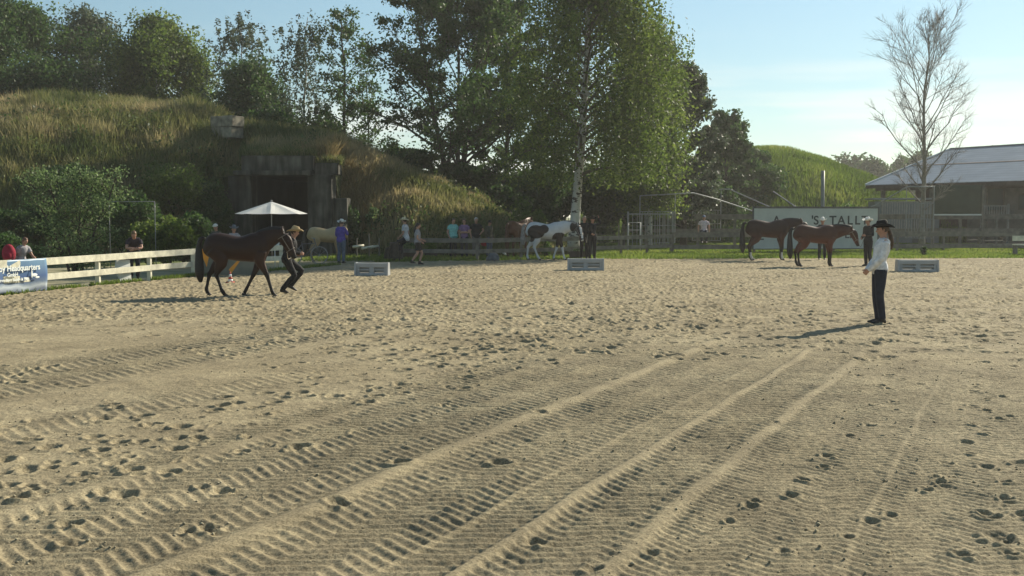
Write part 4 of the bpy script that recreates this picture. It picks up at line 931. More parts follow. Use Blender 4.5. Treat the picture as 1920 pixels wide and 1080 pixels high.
slab([(0, 2 * HWD, EH), (0, HWD + .01, RH), (LN, HWD + .01, RH), (LN, 2 * HWD, EH)], .10, 'roof', M_ROOF)
MB().bar((-.05, HWD, RH + .03), (LN, HWD, RH + .03), .3, .06).build('ridge_cap', M_STEEL, rt)
MB().bar((-.06, 0, EH - .02), (-.06, HWD, RH - .02), .10, .22).build('bargeboard', mat('white_trim', (.62, .64, .62), .5, .05, 3), rt)
MB().box((LN / 2, -.03, EH - .14), (LN, .05, .22)).build('fascia', M_WOODD, rt)
slab([(0, HWD * .5, (EH + RH) / 2 + .035), (LN, HWD * .5, (EH + RH) / 2 + .035), (LN, HWD * .5 + .18, (EH + RH) / 2 + .085), (0, HWD * .5 + .18, (EH + RH) / 2 + .085)], .02, 'roof_strip', M_WOODD)
wm = mat('stable_board', (.12, .085, .06), .85, .25, 3)
MB().box((LN / 2 + .2, 4.0, EH / 2), (LN - 1.6, .12, EH)).build('back_wall', wm, rt)
for k in range(8):
    x = .9 + k * 4.0
    MB().box((x, .7, (EH - .35) / 2), (.22, .22, EH - .35)).build('post', M_WOODG, rt)
    MB().bar((x, .72, EH - .25), (x, 8.8, RH - .40), .12, .18).build('rafter', M_WOODD, rt)
MB().box((LN / 2, .7, EH - .30), (LN - .6, .16, .24)).build('beam', M_WOODD, rt)
gl = mat('window_glass', (.10, .13, .16), .08, .05, 1, spec=1.0, metal=.6)
def bx_win(x0, x1, z0, z1, y):
    f_ = MB().box(((x0 + x1) / 2, y, (z0 + z1) / 2), (x1 - x0, .06, z1 - z0)).build('window', M_WOODD, rt)
    MB().box(((x0 + x1) / 2, y - .045, (z0 + z1) / 2), (x1 - x0 - .16, .03, z1 - z0 - .16)).build('pane', gl, f_)
bx_win(7.0, 9.6, 2.1, 3.6, 1.6); bx_win(10.6, 11.6, 2.2, 3.2, 1.6)
MB().box((10.1, 1.75, 1.8), (6.4, .08, 3.5)).build('porch_wall', mat('porch_board', (.17, .15, .13), .85, .2, 2), rt)
MB().box((3, 1.9, 1.0), (3.4, .08, 2.0)).build('stall_wall', wm, rt)
# shade net and shed
x0, z1 = AT(1752, 347, 61); x1, z0 = AT(1838, 401, 61)
rt2 = thing('shade_net', 'dark green shade net panel stretched between posts in front of the stable', 'shade net', (x0, 61, 0), R(-4))
rt = rt2; Wn = x1 - x0
V, F = sheet('n', 0, Wn, 0, 1, 0, None, 24, 12); V = V.copy(); V[:, 2] = z0 + V[:, 1] * (z1 - z0); V[:, 1] = .05 * np.sin(V[:, 0] * 3) * (1 - V[:, 1]) 
o = npmesh('net', V, F, mat('net_green', (.05, .065, .045), .9, .15, 2), rt2); so = o.modifiers.new('s', 'SOLIDIFY'); so.thickness = .01
for dx in (-.05, Wn + .05): MB().box((dx, 0, z1 / 2), (.10, .10, z1)).build('post', M_WOODG, rt2)
MB().bar((0, 0, z0 - .05), (Wn, 0, z0 - .05), .05, .08).build('batten', MATS['white_trim'], rt2)
x0, z1 = AT(1636, 372, 71); x1, _ = AT(1752, 372, 71)
rt2 = thing('grey_shed', 'low grey flat roofed shed under the left end of the stable roof', 'shed', ((x0 + x1) / 2, 71, 0), R(-6)); W_ = x1 - x0
MB().box((0, 0, z1 / 2 - .1), (W_, 2.0, z1 - .2)).build('wall', mat('shed_grey', (.20, .215, .21), .7, .1, 2), rt2)
MB().box((0, 0, z1 - .04), (W_ + .4, 2.4, .10)).build('roof', M_STEEL, rt2)
MB().box((W_ * .2, -1.02, .95), (.9, .04, 1.9)).build('door', MATS['porch_board'], rt2)
# picnic table
rt2 = thing('picnic_table', 'grey wooden picnic table on the grass in front of the stable porch', 'table', (AT(1856, 450, 60)[0], 60, 0), R(12))
MB().box((0, 0, .74), (1.8, .75, .05)).build('tabletop', M_WOODG, rt2)
for s_ in (-1, 1):
    MB().box((0, s_ * .68, .44), (1.8, .26, .05)).build('bench', M_WOODG, rt2)
    MB().bar((s_ * .7, -.62, .0), (s_ * .7, .18, .70), .06, .08).build('leg', M_WOODG, rt2); MB().bar((s_ * .7 + .062, .62, .0), (s_ * .7 + .062, -.18, .70), .06, .08).build('leg', M_WOODG, rt2)
# ------------------------------------------------------------------ horses
def coat(name):
    if name in MATS: return MATS[name]
    m = bpy.data.materials.new(name); m.use_nodes = True; n = m.node_tree.nodes; l = m.node_tree.links; b_ = n['Principled BSDF']
    b_.inputs['Roughness'].default_value = .52; b_.inputs['Specular IOR Level'].default_value = .22
    b_.inputs['Sheen Weight'].default_value = 0
    a = n.new('ShaderNodeAttribute'); a.attribute_name = 'coat'; co = n.new('ShaderNodeTexCoord'); t = n.new('ShaderNodeTexNoise'); t.inputs['Scale'].default_value = 5; t.inputs['Detail'].default_value = 6
    l.new(co.outputs['Object'], t.inputs[0]); r = n.new('ShaderNodeValToRGB'); r.color_ramp.elements[0].color = (.72, .72, .72, 1); r.color_ramp.elements[1].color = (1.15, 1.15, 1.15, 1); l.new(t.outputs[0], r.inputs[0])
    k = n.new('ShaderNodeMix'); k.data_type = 'RGBA'; k.blend_type = 'MULTIPLY'; k.inputs['Factor'].default_value = 1
    l.new(a.outputs['Color'], k.inputs['A']); l.new(r.outputs[0], k.inputs['B']); l.new(k.outputs['Result'], b_.inputs['Base Color']); MATS[name] = m; return m
M_COAT = coat('horse_coat')
M_HAIR = mat('black_horsehair', (.014, .011, .010), .45, .3, 25)
DEF_LEGS = dict(
    hl=[(-.56, .15, 1.12), (-.44, .16, .86), (-.70, .14, .53), (-.66, .14, .16), (-.60, .14, .05)],
    hr=[(-.56, -.15, 1.12), (-.44, -.16, .86), (-.70, -.14, .53), (-.66, -.14, .16), (-.60, -.14, .05)],
    fl=[(.50, .14, 1.06), (.42, .14, .84), (.46, .12, .47), (.45, .12, .15), (.49, .12, .05)],
    fr=[(.50, -.14, 1.06), (.42, -.14, .84), (.46, -.12, .47), (.45, -.12, .15), (.49, -.12, .05)])
DEF_NECK = [(.40, 0, 1.20), (.66, 0, 1.30), (.92, 0, 1.40), (1.14, 0, 1.47)]
DEF_HEAD = [(1.11, 0, 1.46), (1.23, 0, 1.37), (1.36, 0, 1.20), (1.47, 0, 1.04), (1.52, 0, .96)]
def horse(label, X, Y, rz, sc, colour, legs={}, neck=None, head=None, maned=M_HAIR, tailw=1.0, bell=0, halter=True, group='horses', side=(0, 1, 0), taillen=1.0):
    root = thing('horse', label, 'horse', (X, Y, 0), rz, group, sc)
    neck = neck or DEF_NECK; head = head or DEF_HEAD; L4 = dict(DEF_LEGS); L4.update(legs); mb = MB()
    mb.tube([(-.84, 0, 1.20), (-.79, 0, 1.19), (-.68, 0, 1.185), (-.52, 0, 1.19), (-.32, 0, 1.175), (-.08, 0, 1.13), (.12, 0, 1.125), (.32, 0, 1.15), (.48, 0, 1.16), (.60, 0, 1.13), (.70, 0, 1.10)],
            [(.06, .10), (.16, .20), (.245, .28), (.275, .315), (.265, .30), (.285, .29), (.285, .305), (.26, .345), (.23, .33), (.19, .25), (.08, .12)], 20, side=(0, 1, 0), interp=3)
    mb.tube(neck, [(.15, .31), (.13, .255), (.10, .19), (.08, .135)], 14, side=side, interp=3)
    mb.tube([neck[0], neck[1]], [(.17, .28), (.11, .20)], 12, side=side)
    mb.tube([head[0], head[1], head[2], head[3], head[4]], [(.065, .09), (.095, .145), (.07, .105), (.055, .072), (.042, .05)], 12, side=side, interp=3)
    hd = Vector(head[1]) - Vector(head[0]); sv = Vector(side).normalized(); up = sv.cross((Vector(head[3]) - Vector(head[0])).normalized())
    if up.z < 0: up = -up
    ax = (Vector(head[0]) - Vector(head[3])).normalized()
    for s_ in (-1, 1):
        e0 = Vector(head[0]) + sv * s_ * .055 + up * .06 + ax * .02; mb.tube([e0, e0 + (up * .5 + ax * .8) * .10 + sv * s_ * .02, e0 + (up * .5 + ax * .8) * .19], [.034, .034, .008], 8)
    for k_, J in L4.items():
        h = k_[0] == 'h'
        fwd = (0, 1, 0)
        if h: rad = [(.13, .22), (.105, .165), (.050, .070), (.040, .050), (.050, .052)]
        else: rad = [(.10, .17), (.085, .125), (.052, .062), (.037, .044), (.048, .050)]
        P = [Vector(p) for p in J]
        # gaskin / forearm and cannon keep their own taper
        pts = [P[0], P[1], P[1].lerp(P[2], .5), P[2].lerp(P[1], .08), P[2], P[2].lerp(P[3], .25), P[2].lerp(P[3], .8), P[3], P[4]]
        g = (.082, .115) if h else (.066, .082)
        rr = [rad[0], rad[1], g, (.050, .060), rad[2], (.038, .045), (.034, .041), rad[3], (.043, .047)]
        mb.tube(pts, rr, 12, side=fwd, interp=2)
    def colfn(co): return colour(co, L4, neck, head)
    mb.voxel('body', M_COAT, root, .019, 4, colfn)
    for k_, J in L4.items():
        a = Vector(J[4]); d = (a - Vector(J[3])).normalized(); zb = a.z - .048
        MB().tube([a + Vector((0, 0, -.002)), Vector((a.x + .035 * (1 if d.x > -.2 else -.3), a.y, zb))], [(.046, .052), (.056, .066)], 12, side=(0, 1, 0)).build('hoof', M_HOOF, root, True)
    # tail
    t0 = Vector((-.80, 0, 1.36)); tl = taillen
    MB().tube([t0, (-.90, 0, 1.36), (-.955, .01, 1.18), (-.96, .01, .90), (-.95, 0, 1.30 - .78 * tl), (-.93, 0, 1.30 - 1.02 * tl)], [(.03, .03), (.045, .05), (.055, .07), (.07, .10), (.075, .11), (.03, .04)], 12, side=(0, 1, 0), interp=4).voxel('tail', maned, root, .02, 2)
    # mane
    N = [Vector(p) for p in neck] + [Vector(head[0])]; m_ = MB(); pr = []
    Rn = [.27, .235, .18, .125, .105]
    for i, p in enumerate(N):
        t = (N[min(i + 1, 4)] - N[max(i - 1, 0)]).normalized(); u = sv.cross(t); u = -u if u.z < 0 else u; pr.append(p + u * (Rn[i] - .045))
    m_.tube(pr, [(.05, .06), (.055, .09), (.06, .10), (.05, .09), (.035, .05)], 10, side=side, interp=4)
    m_.tube([pr[-1], Vector(head[1]) + up * .10, Vector(head[1]).lerp(Vector(head[2]), .5) + up * .10], [.035, .03, .01], 8)
    m_.voxel('mane', maned, root, .02, 2)
    for s_ in (-1, 1): MB().ball(Vector(head[1]).lerp(Vector(head[2]), .25) + sv * s_ * .078 + up * .05, .020, 8, 6).build('eye', M_RUB, root, True)
    if halter:
        hl = MB(); H2 = Vector(head[2]).lerp(Vector(head[3]), .25); H1 = Vector(head[0]).lerp(Vector(head[1]), .35)
        def ring(c, t, a, b):
            q = [c + sv * math.cos(2 * math.pi * k / 14) * a + up * math.sin(2 * math.pi * k / 14) * b for k in range(14)]
            for k in range(14): hl.bar(q[k], q[(k + 1) % 14], .022, .012, up=ax)
        ring(H2, ax, .080, .108); ring(H1, ax, .095, .150)
        for s_ in (-1, 1): hl.bar(H2 + sv * s_ * .080, H1 + sv * s_ * .095, .018, .012, up=sv)
        hl.build('halter', mat('halter_leather', (.16, .13, .10), .35, .1, 5, spec=.6), root)
    return root
def bay(body, point=(.012, .010, .009), zleg=.62, white=(), blaze=False, under=None):
    body = np.array(body); point = np.array(point)
    def f(co, L4, neck, head):
        x, y, z = co.T; c = np.tile(body, (len(co), 1))
        if under is not None: k = (1 - sm(.85, 1.12, z))[:, None]; c = c * (1 - k) + np.array(under) * k
        k = (1 - sm(zleg - .22, zleg + .05, z))[:, None]; c = c * (1 - k) + point * k
        hx = Vector(head[3]); dm = np.sqrt((x - head[4][0]) ** 2 + (y - head[4][1]) ** 2 + (z - head[4][2]) ** 2); k = (1 - sm(.06, .22, dm))[:, None]; c = c * (1 - k) + point * k
        for key in white:
            a = L4[key][3]; d = np.sqrt((x - a[0]) ** 2 + (y - a[1]) ** 2); k = ((z < .30) & (d < .16))[:, None]; c = np.where(k, np.array([.5, .48, .44]), c)
        if blaze: c = blazef(c, co, head)
        return c
    return f
def blazef(c, co, head):
    a = np.array(head[1]); b_ = np.array(head[3]); d = b_ - a; L_ = np.linalg.norm(d); d = d / L_; q = co - a; t = q @ d; perp = q - t[:, None] * d
    upv = np.array([0, 0, 1.]) - d * d[2]; upv /= np.linalg.norm(upv); h = perp @ upv; s_ = np.linalg.norm(perp - h[:, None] * upv, axis=1)
    k = ((t > -.03) & (t < L_) & (h > .05) & (s_ < .034))[:, None]; return np.where(k, np.array([.62, .60, .56]), c)
def pinto(co, L4, neck, head):
    x, y, z = co.T; W = np.array([.52, .53, .53]); D = np.array([.018, .013, .012]); nz_ = .10 * (fbm(x * 6, z * 6, 77) - .5)
    d1 = ((x + .42) / .34) ** 2 + ((z - 1.12) / .26) ** 2; d2 = ((x + .12) / .20) ** 2 + ((z - 1.22) / .17) ** 2; d3 = ((x + .62) / .16) ** 2 + ((z - .88) / .17) ** 2
    d4 = ((x - .48) / .30) ** 2 + ((z - .80) / .30) ** 2
    dk = (d1 + nz_ * 3 < 1) | (d2 + nz_ * 3 < 1) | (d3 + nz_ * 3 < 1) | (d4 + nz_ * 3 < 1)
    hd = np.sqrt((x - head[0][0]) ** 2 + (y - head[0][1]) ** 2 + (z - head[0][2]) ** 2); hm = np.minimum(hd, np.sqrt((x - head[2][0]) ** 2 + (y - head[2][1]) ** 2 + (z - head[2][2]) ** 2))
    dk = dk | (hm < .27)
    c = np.where(dk[:, None], D, W); return blazef(c, co, head)
# walking dark bay led by the running handler
x, y = G(451, 556); HW = (x, y)
horse('dark bay horse trotting to the right beside a running handler, left side of the arena', x, y, 0, .985, bay((.030, .013, .008), under=(.045, .018, .010), zleg=.7),
      legs=dict(hl=[(-.56, .15, 1.12), (-.50, .16, .84), (-.76, .14, .52), (-.84, .14, .17), (-.80, .14, .055)], hr=[(-.56, -.15, 1.12), (-.38, -.16, .86), (-.52, -.14, .52), (-.40, -.14, .16), (-.33, -.14, .05)],
                fl=[(.48, .14, 1.06), (.44, .14, .84), (.28, .12, .50), (.12, .12, .19), (.06, .12, .07)], fr=[(.50, -.14, 1.06), (.50, -.14, .84), (.66, -.12, .50), (.76, -.12, .16), (.81, -.12, .05)]),
      neck=[(.40, 0, 1.20), (.62, 0, 1.33), (.82, 0, 1.43), (1.00, 0, 1.46)], head=[(.97, 0, 1.45), (1.08, 0, 1.33), (1.17, 0, 1.14), (1.26, 0, .96), (1.29, 0, .89)], taillen=.95)
# right pair
x, y = G(1441, 488.5)
horse('taller dark bay horse at the back of the right pair, rump before the white sign', x, y, R(-3), 1.13, bay((.030, .011, .007), under=(.060, .018, .010), white=('hr', 'fr')), neck=[(.40, 0, 1.20), (.66, 0, 1.28), (.92, 0, 1.33), (1.16, 0, 1.35)], head=[(1.13, 0, 1.34), (1.26, .02, 1.27), (1.38, .04, 1.13), (1.48, .06, .97), (1.51, .07, .90)])
x, y = G(1531, 500)
horse('reddish bay horse with black legs, front one of the right pair, head lowered', x, y, R(-2), 1.02, bay((.065, .023, .013), under=(.115, .032, .015), zleg=.62), legs=dict(hl=[(-.56, .15, 1.12), (-.46, .16, .86), (-.74, .14, .53), (-.70, .14, .16), (-.64, .14, .05)]),
      neck=[(.40, 0, 1.19), (.68, 0, 1.25), (.95, 0, 1.29), (1.19, 0, 1.29)], head=[(1.16, 0, 1.28), (1.28, 0, 1.18), (1.36, 0, .99), (1.43, 0, .81), (1.45, 0, .73)])
# cream horse
x, y = G(611, 491)
cream = mat('cream_mane', (.42, .36, .24), .6, .15, 20)
horse('cream horse standing by the bunker doorway beside the man in the purple shirt', x, y + .3, R(14), .93, bay((.46, .34, .18), point=(.10, .07, .045), zleg=.42, under=(.36, .25, .13)), maned=mat('dark_mane', (.05, .04, .03), .5, .2, 20), halter=False, neck=[(.42, 0, 1.20), (.60, .10, 1.30), (.74, .30, 1.38), (.82, .48, 1.42)], head=[(.81, .46, 1.41), (.86, .60, 1.33), (.90, .74, 1.16), (.93, .85, 1.0), (.94, .88, .93)], side=(-.9, .42, 0))
# pinto and chestnut
x, y = G(1026, 488)
horse('black and white pinto horse walking right, dark head turned to the camera', x, y, R(-6), 1.06, pinto, maned=mat('white_mane', (.22, .21, .20), .6, .3, 20), taillen=.7,
      legs=dict(hl=[(-.56, .15, 1.12), (-.50, .16, .84), (-.76, .14, .52), (-.80, .14, .16), (-.75, .14, .05)], hr=[(-.56, -.15, 1.12), (-.38, -.16, .86), (-.50, -.14, .52), (-.36, -.14, .16), (-.29, -.14, .05)], fl=[(.5, .14, 1.06), (.46, .14, .84), (.36, .12, .48), (.26, .12, .17), (.25, .12, .06)], fr=[(.50, -.14, 1.06), (.48, -.14, .84), (.60, -.12, .48), (.66, -.12, .15), (.71, -.12, .05)]),
      neck=[(.42, 0, 1.20), (.70, -.03, 1.30), (.98, -.10, 1.32), (1.18, -.24, 1.28)], head=[(1.16, -.20, 1.29), (1.25, -.32, 1.20), (1.32, -.44, 1.02), (1.38, -.55, .84), (1.40, -.58, .77)], side=(.55, .83, 0))
x, y = G(971, 482)
horse('chestnut horse seen from behind, left of the pinto horse', x, y + .3, R(62), 1.08, bay((.13, .050, .025), point=(.07, .03, .02), zleg=.4), maned=mat('chestnut_mane', (.10, .035, .015), .5, .2, 20), halter=False)
# ------------------------------------------------------------------ people
SK = dict(pelvis=(0, 0, .93), waist=(0, 0, 1.08), chest=(0, .0, 1.28), neck=(0, .0, 1.47), head=(0, .035, 1.615), hl=(-.09, 0, .90), hr=(.09, 0, .90), kl=(-.10, .02, .49), kr=(.10, .02, .49), al=(-.11, -.02, .09), ar=(.11, -.02, .09),
          sl=(-.175, 0, 1.405), sr=(.175, 0, 1.405), el=(-.225, -.03, 1.13), er=(.225, -.03, 1.13), wl=(-.225, .05, .90), wr=(.225, .05, .90))
def lerp(a, b, t): return Vector(a).lerp(Vector(b), t)
def person(label, X, Y, rz, H, pose=None, top=None, sleeve='short', pants=None, shorts=False, hat=None, hatcol=None, hair=(.06, .035, .02), hairlen=0, bun=False, cap=False, shoe=None, fine=.012, toes=None, grip=.5, group=None, z=0, fat=1.0, handdir=None, name='person'):
    P = {k: Vector(v) for k, v in SK.items()}
    if pose: P.update({k: Vector(v) for k, v in pose.items()})
    sc = H / 1.72; root = thing(name, label, 'person', (X, Y, z), rz, group, sc); shoe = shoe or M_RUB
    hd = P['head']; up = (hd - P['neck']).normalized()
    fw = Vector((0, 1, 0)) if 'face' not in (pose or {}) else Vector(pose['face']).normalized()
    rt_ = fw.cross(Vector((0, 0, 1))).normalized()
    def torso(mb, d):
        spine = [(P['pelvis'] + Vector((0, 0, -.09)), .12, .10), (P['pelvis'], .165, .125), (lerp(P['pelvis'], P['waist'], .6), .158, .115), (P['waist'], .138, .102), (lerp(P['waist'], P['chest'], .55), .152, .112), (P['chest'], .168, .12), (lerp(P['chest'], P['neck'], .55), .165, .10), (lerp(P['chest'], P['neck'], .85), .10, .075)]
        sd_ = P['sr'] - P['sl']; mb.tube([a for a, _, _ in spine], [(r1 * fat + d, r2 * fat + d) for _, r1, r2 in spine], 16, side=tuple(sd_), interp=2)
        mb.tube([P['sl'], lerp(P['chest'], P['neck'], .55), P['sr']], [.062 + d, .085 + d, .062 + d], 12)
    def arm(mb, s, d, to=1.0):
        a, b_, c = P['s' + s], P['e' + s], P['w' + s]
        pts = [a, lerp(a, b_, .45), b_]; rr = [.060 + d, .050 + d, .040 + d]
        if to <= .5: pts = [a, lerp(a, b_, .35), lerp(a, b_, .62)]; rr = [.062 + d, .056 + d, .056 + d]
        else: pts += [lerp(b_, c, .35), lerp(b_, c, 1.0 if to > .9 else .5)]; rr += [.040 + d, .027 + d * (1.5 if to > .9 else 1)]
        mb.tube(pts, rr, 10, interp=2)
    def leg(mb, s, d, to=1.0):
        a, b_, c = P['h' + s], P['k' + s], P['a' + s]
        if to < .8: mb.tube([a + Vector((0, 0, .03)), lerp(a, b_, .5), lerp(a, b_, .75)], [.10 + d, .085 + d, .085 + d], 12, interp=2); return
        mb.tube([a + Vector((0, 0, .03)), lerp(a, b_, .5), b_, lerp(b_, c, .35), lerp(b_, c, .8), c], [.098 * fat ** .5 + d, .080 + d, .058 + d, .058 + d, .042 + d * 1.6, .038 + d * 2], 12, interp=2)
    b = MB(); torso(b, 0)
    for s in 'lr': arm(b, s, 0); leg(b, s, 0)
    b.tube([lerp(P['chest'], P['neck'], .7), P['neck'], hd - up * .04], [.065, .056, .052], 12)
    # head with face
    b.tube([hd - up * .115 + fw * .035, hd - up * .085 + fw * .022, hd - up * .03 + fw * .01, hd + up * .03, hd + up * .075, hd + up * .112, hd + up * .125], [(.022, .028), (.050, .062), (.068, .085), (.075, .096), (.068, .088), (.04, .05), (.01, .015)], 14, side=tuple(rt_), interp=3)
    b.tube([hd + up * .012 + fw * .085, hd - up * .028 + fw * .112, hd - up * .036 + fw * .09], [.009, .016, .011], 8)
    for s in (-1, 1):
        b.tube([hd + rt_ * s * .072 + up * .02 - fw * .01, hd + rt_ * s * .080 - up * .03], [(.008, .018), (.008, .012)], 8)
    for s in 'lr':
        w0 = P['w' + s]; d = (w0 - P['e' + s]).normalized()
        if handdir and s in handdir: d = Vector(handdir[s]).normalized()
        sgn = -1 if s == 'l' else 1
        pn = rt_ * (-sgn); pn = (pn - d * pn.dot(d)); pn = pn.normalized() if pn.length > .1 else d.orthogonal().normalized()
        lat = d.cross(pn)
        if lat.dot(fw) < 0: lat = -lat
        b.tube([w0 - d * .02, w0 + d * .03, w0 + d * .085], [(.024, .019), (.036, .017), (.040, .015)], 10, side=tuple(lat))
        for f_, (o_, l_) in enumerate(((.030, .070), (.010, .080), (-.010, .074), (-.029, .058))):
            a0 = w0 + d * .075 + lat * o_; a1 = a0 + (d * (1 - grip * .4) + pn * grip * .8).normalized() * l_ * .5; a2 = a1 + (d * (1 - grip * 1.3) + pn * grip * 1.4).normalized() * l_ * .5
            b.tube([a0, a1, a2], [.0095, .009, .007], 6)
        a0 = w0 + d * .025 + lat * .030; a1 = a0 + (d * .6 + lat * .8).normalized() * .035; b.tube([a0, a1, a1 + (d + pn * .5).normalized() * .030], [.012, .0105, .008], 6)
    b.voxel('body', M_SKIN, root, fine / sc, 2)
    for s in (-1, 1): MB().ball(hd + rt_ * s * .030 + fw * .084 + up * .008, (.011, .011, .008), 8, 6).build('eye', M_RUB, root, True)
    MB().tube([hd - up * .062 + fw * .088 - rt_ * .022, hd - up * .060 + fw * .094, hd - up * .062 + fw * .088 + rt_ * .022], [.004, .006, .004], 6).build('mouth', mat('lips', (.30, .10, .08), .5, .1, 8), root, True)
    if top:
        m_ = MB(); torso(m_, .014)
        for s in 'lr': arm(m_, s, .013, 1 if sleeve == 'long' else .45)
        m_.voxel('shirt', top, root, max(fine, .012) / sc, 2)
    if pants:
        m_ = MB(); m_.tube([P['pelvis'] + Vector((0, 0, -.10)), P['pelvis'], lerp(P['pelvis'], P['waist'], .45)], [(.13 * fat, .11 * fat), (.175 * fat, .137 * fat), (.165 * fat, .125 * fat)], 16, side=tuple(P['sr'] - P['sl']))
        for s in 'lr': leg(m_, s, .013, .5 if shorts else 1)
        m_.voxel('shorts' if shorts else 'trousers', pants, root, max(fine, .012) / sc, 2)
    for s in 'lr':
        a = P['a' + s]; k = P['k' + s]; td = Vector(toes[s]) if toes and s in toes else Vector((0, 1, 0)); td.normalize(); dn = (a - k).normalized()
        dn = Vector((0, 0, -1)) if not (toes and s in toes) else (dn - td * dn.dot(td)).normalized()
        MB().tube([a - dn * .05, a + dn * .02, a + dn * .045 + td * .03], [(.048, .05), (.046, .052), (.045, .045)], 12, side=(1, 0, 0)).tube([a + dn * .045 - td * .06, a + dn * .045 + td * .04, a + dn * .058 + td * .13, a + dn * .066 + td * .185], [(.034, .036), (.042, .042), (.042, .028), (.022, .016)], 12, side=(1, 0, 0), interp=3).voxel('boot', shoe, root, .012 / sc, 1)
    hm = mat('hair_%d_%d' % (hair[0] * 1000, hair[2] * 1000), hair, .5, .3, 30)
    h = MB(); h.tube([hd - up * .03 - fw * .035, hd + up * .03 - fw * .022, hd + up * .09 - fw * .008, hd + up * .128, hd + up * .136], [(.076, .080), (.084, .092), (.076, .088), (.045, .052), (.01, .01)], 14, side=tuple(rt_), interp=3)
    if hairlen: h.tube([hd - fw * .085 + up * .02, hd - fw * .115 - up * .06, hd - fw * .12 - up * (.08 + hairlen * .5), hd - fw * .10 - up * (.08 + hairlen)], [.035, .038, .045, .015], 10, interp=3)
    if bun: h.ball(hd + up * .135 - fw * .06, .045)
    h.voxel('hair', hm, root, .012, 2)
    if hat == 'cowboy':
        hm = hatcol; c0 = hd + up * .055; brim = MB(); V = []; n_ = 32
        for ri, r_ in enumerate((.070, .12, .155, .175)):
            for k in range(n_):
                a = 2 * math.pi * k / n_; sx_, fy = math.cos(a), math.sin(a)
                zz = (.0, .0, .012, .035)[ri] * (abs(sx_) ** 1.5) * 2.0 - (.0, .003, .010, .018)[ri] * abs(fy)
                V.append(c0 + rt_ * sx_ * r_ * (1.0 if ri < 3 else .95) + fw * fy * r_ * 1.18 + up * zz)
        brim.v = V; brim.f = [[i * n_ + k, i * n_ + (k + 1) % n_, (i + 1) * n_ + (k + 1) % n_, (i + 1) * n_ + k] for i in range(3) for k in range(n_)]
        hatroot = MB().tube([c0 - up * .005, c0 + up * .045, c0 + up * .09, c0 + up * .118, c0 + up * .108], [(.086, .105), (.082, .100), (.070, .090), (.050, .074), (.018, .05)], 18, side=tuple(rt_), interp=3).build('hat', hm, root, True)
        o = brim.build('brim', hm, hatroot, True); so = o.modifiers.new('s', 'SOLIDIFY'); so.thickness = .006; so.offset = 0
    if cap:
        q = MB().tube([hd + up * .045 - fw * .005, hd + up * .09, hd + up * .128, hd + up * .142], [(.086, .100), (.082, .096), (.05, .06), (.01, .012)], 16, side=tuple(rt_), interp=3).build('cap', hatcol, root, True)
        v = MB().tube([hd + up * .055 + fw * .07, hd + up * .052 + fw * .13, hd + up * .040 + fw * .165], [(.07, .008), (.062, .007), (.03, .005)], 12, side=tuple(rt_)).build('visor', hatcol, q, True)
    return root
def cl(name, col, rough=.85): return mat(name, col, rough, .18, 14, bump=.25, bscale=12)
C_WS = cl('white_shirt', (.66, .66, .66)); C_DJ = cl('dark_jeans', (.016, .020, .034)); C_BJ = cl('blue_jeans', (.09, .12, .17)); C_BK = cl('black_fabric', (.012, .012, .014)); C_PU = cl('purple_shirt', (.10, .07, .32)); C_TE = cl('teal_shirt', (.20, .50, .46))
C_GR = cl('grey_shirt', (.32, .30, .31)); C_WT = cl('white_tshirt', (.50, .50, .52)); C_PS = cl('plum_shirt', (.22, .13, .24)); C_OL = cl('olive_jacket', (.06, .065, .045)); C_DK = cl('dark_top', (.03, .022, .03)); C_PK = cl('pale_pink_shirt', (.62, .52, .56))
H_BK = mat('black_felt', (.008, .008, .009), .9, .2, 10); H_WH = mat('white_felt', (.68, .67, .62), .8, .08, 10); H_ST = mat('straw_hat', (.58, .50, .33), .8, .12, 18); H_GY = mat('grey_felt', (.16, .18, .20), .85, .1, 10); H_TN = mat('tan_felt', (.40, .30, .16), .85, .1, 10)
# the judge, facing left, hands clasped in front
x, y = G(1647, 607)
person('ponytailed woman in black cowboy hat, white shirt and dark jeans standing alone in the sand', x, y, R(84), 1.74,
       dict(pelvis=(0, .0, .94), waist=(0, .015, 1.09), chest=(0, -.03, 1.29), neck=(0, -.055, 1.47), head=(0, -.035, 1.61), sl=(-.165, -.055, 1.40), sr=(.165, -.055, 1.40), el=(-.21, .02, 1.13), er=(.21, .02, 1.13), wl=(-.07, .20, .93), wr=(.07, .20, .92), kl=(-.085, .01, .50), kr=(.085, .03, .50), al=(-.10, -.04, .09), ar=(.10, -.02, .09)),
       top=C_WS, sleeve='long', pants=C_DJ, hat='cowboy', hatcol=H_BK, hair=(.075, .042, .022), hairlen=.26, fine=.0065, handdir=dict(l=(.5, .6, -.75), r=(-.5, .6, -.75)), grip=.7)
# running handler
x, y = G(533, 553)
person('handler in black with tan cowboy hat running beside the dark bay horse', x, y + .45, R(-84), 1.70,
       dict(pelvis=(0, -.02, .84), waist=(0, .03, .98), chest=(0, .10, 1.16), neck=(0, .13, 1.34), head=(0, .17, 1.475), sl=(-.17, .12, 1.28), sr=(.17, .12, 1.28), el=(-.24, -.04, 1.05), er=(.22, .10, 1.02), wl=(-.20, .18, .96), wr=(.12, .30, .98), hl=(-.09, -.02, .81), hr=(.09, -.02, .81), kl=(-.10, .32, .55), kr=(.10, .16, .45), al=(-.10, .06, .20), ar=(.10, -.12, .12)),
       top=C_BK, sleeve='long', pants=C_BK, hat='cowboy', hatcol=H_TN, fine=.010, toes=dict(l=(0, .85, -.4), r=(0, .9, -.2)))
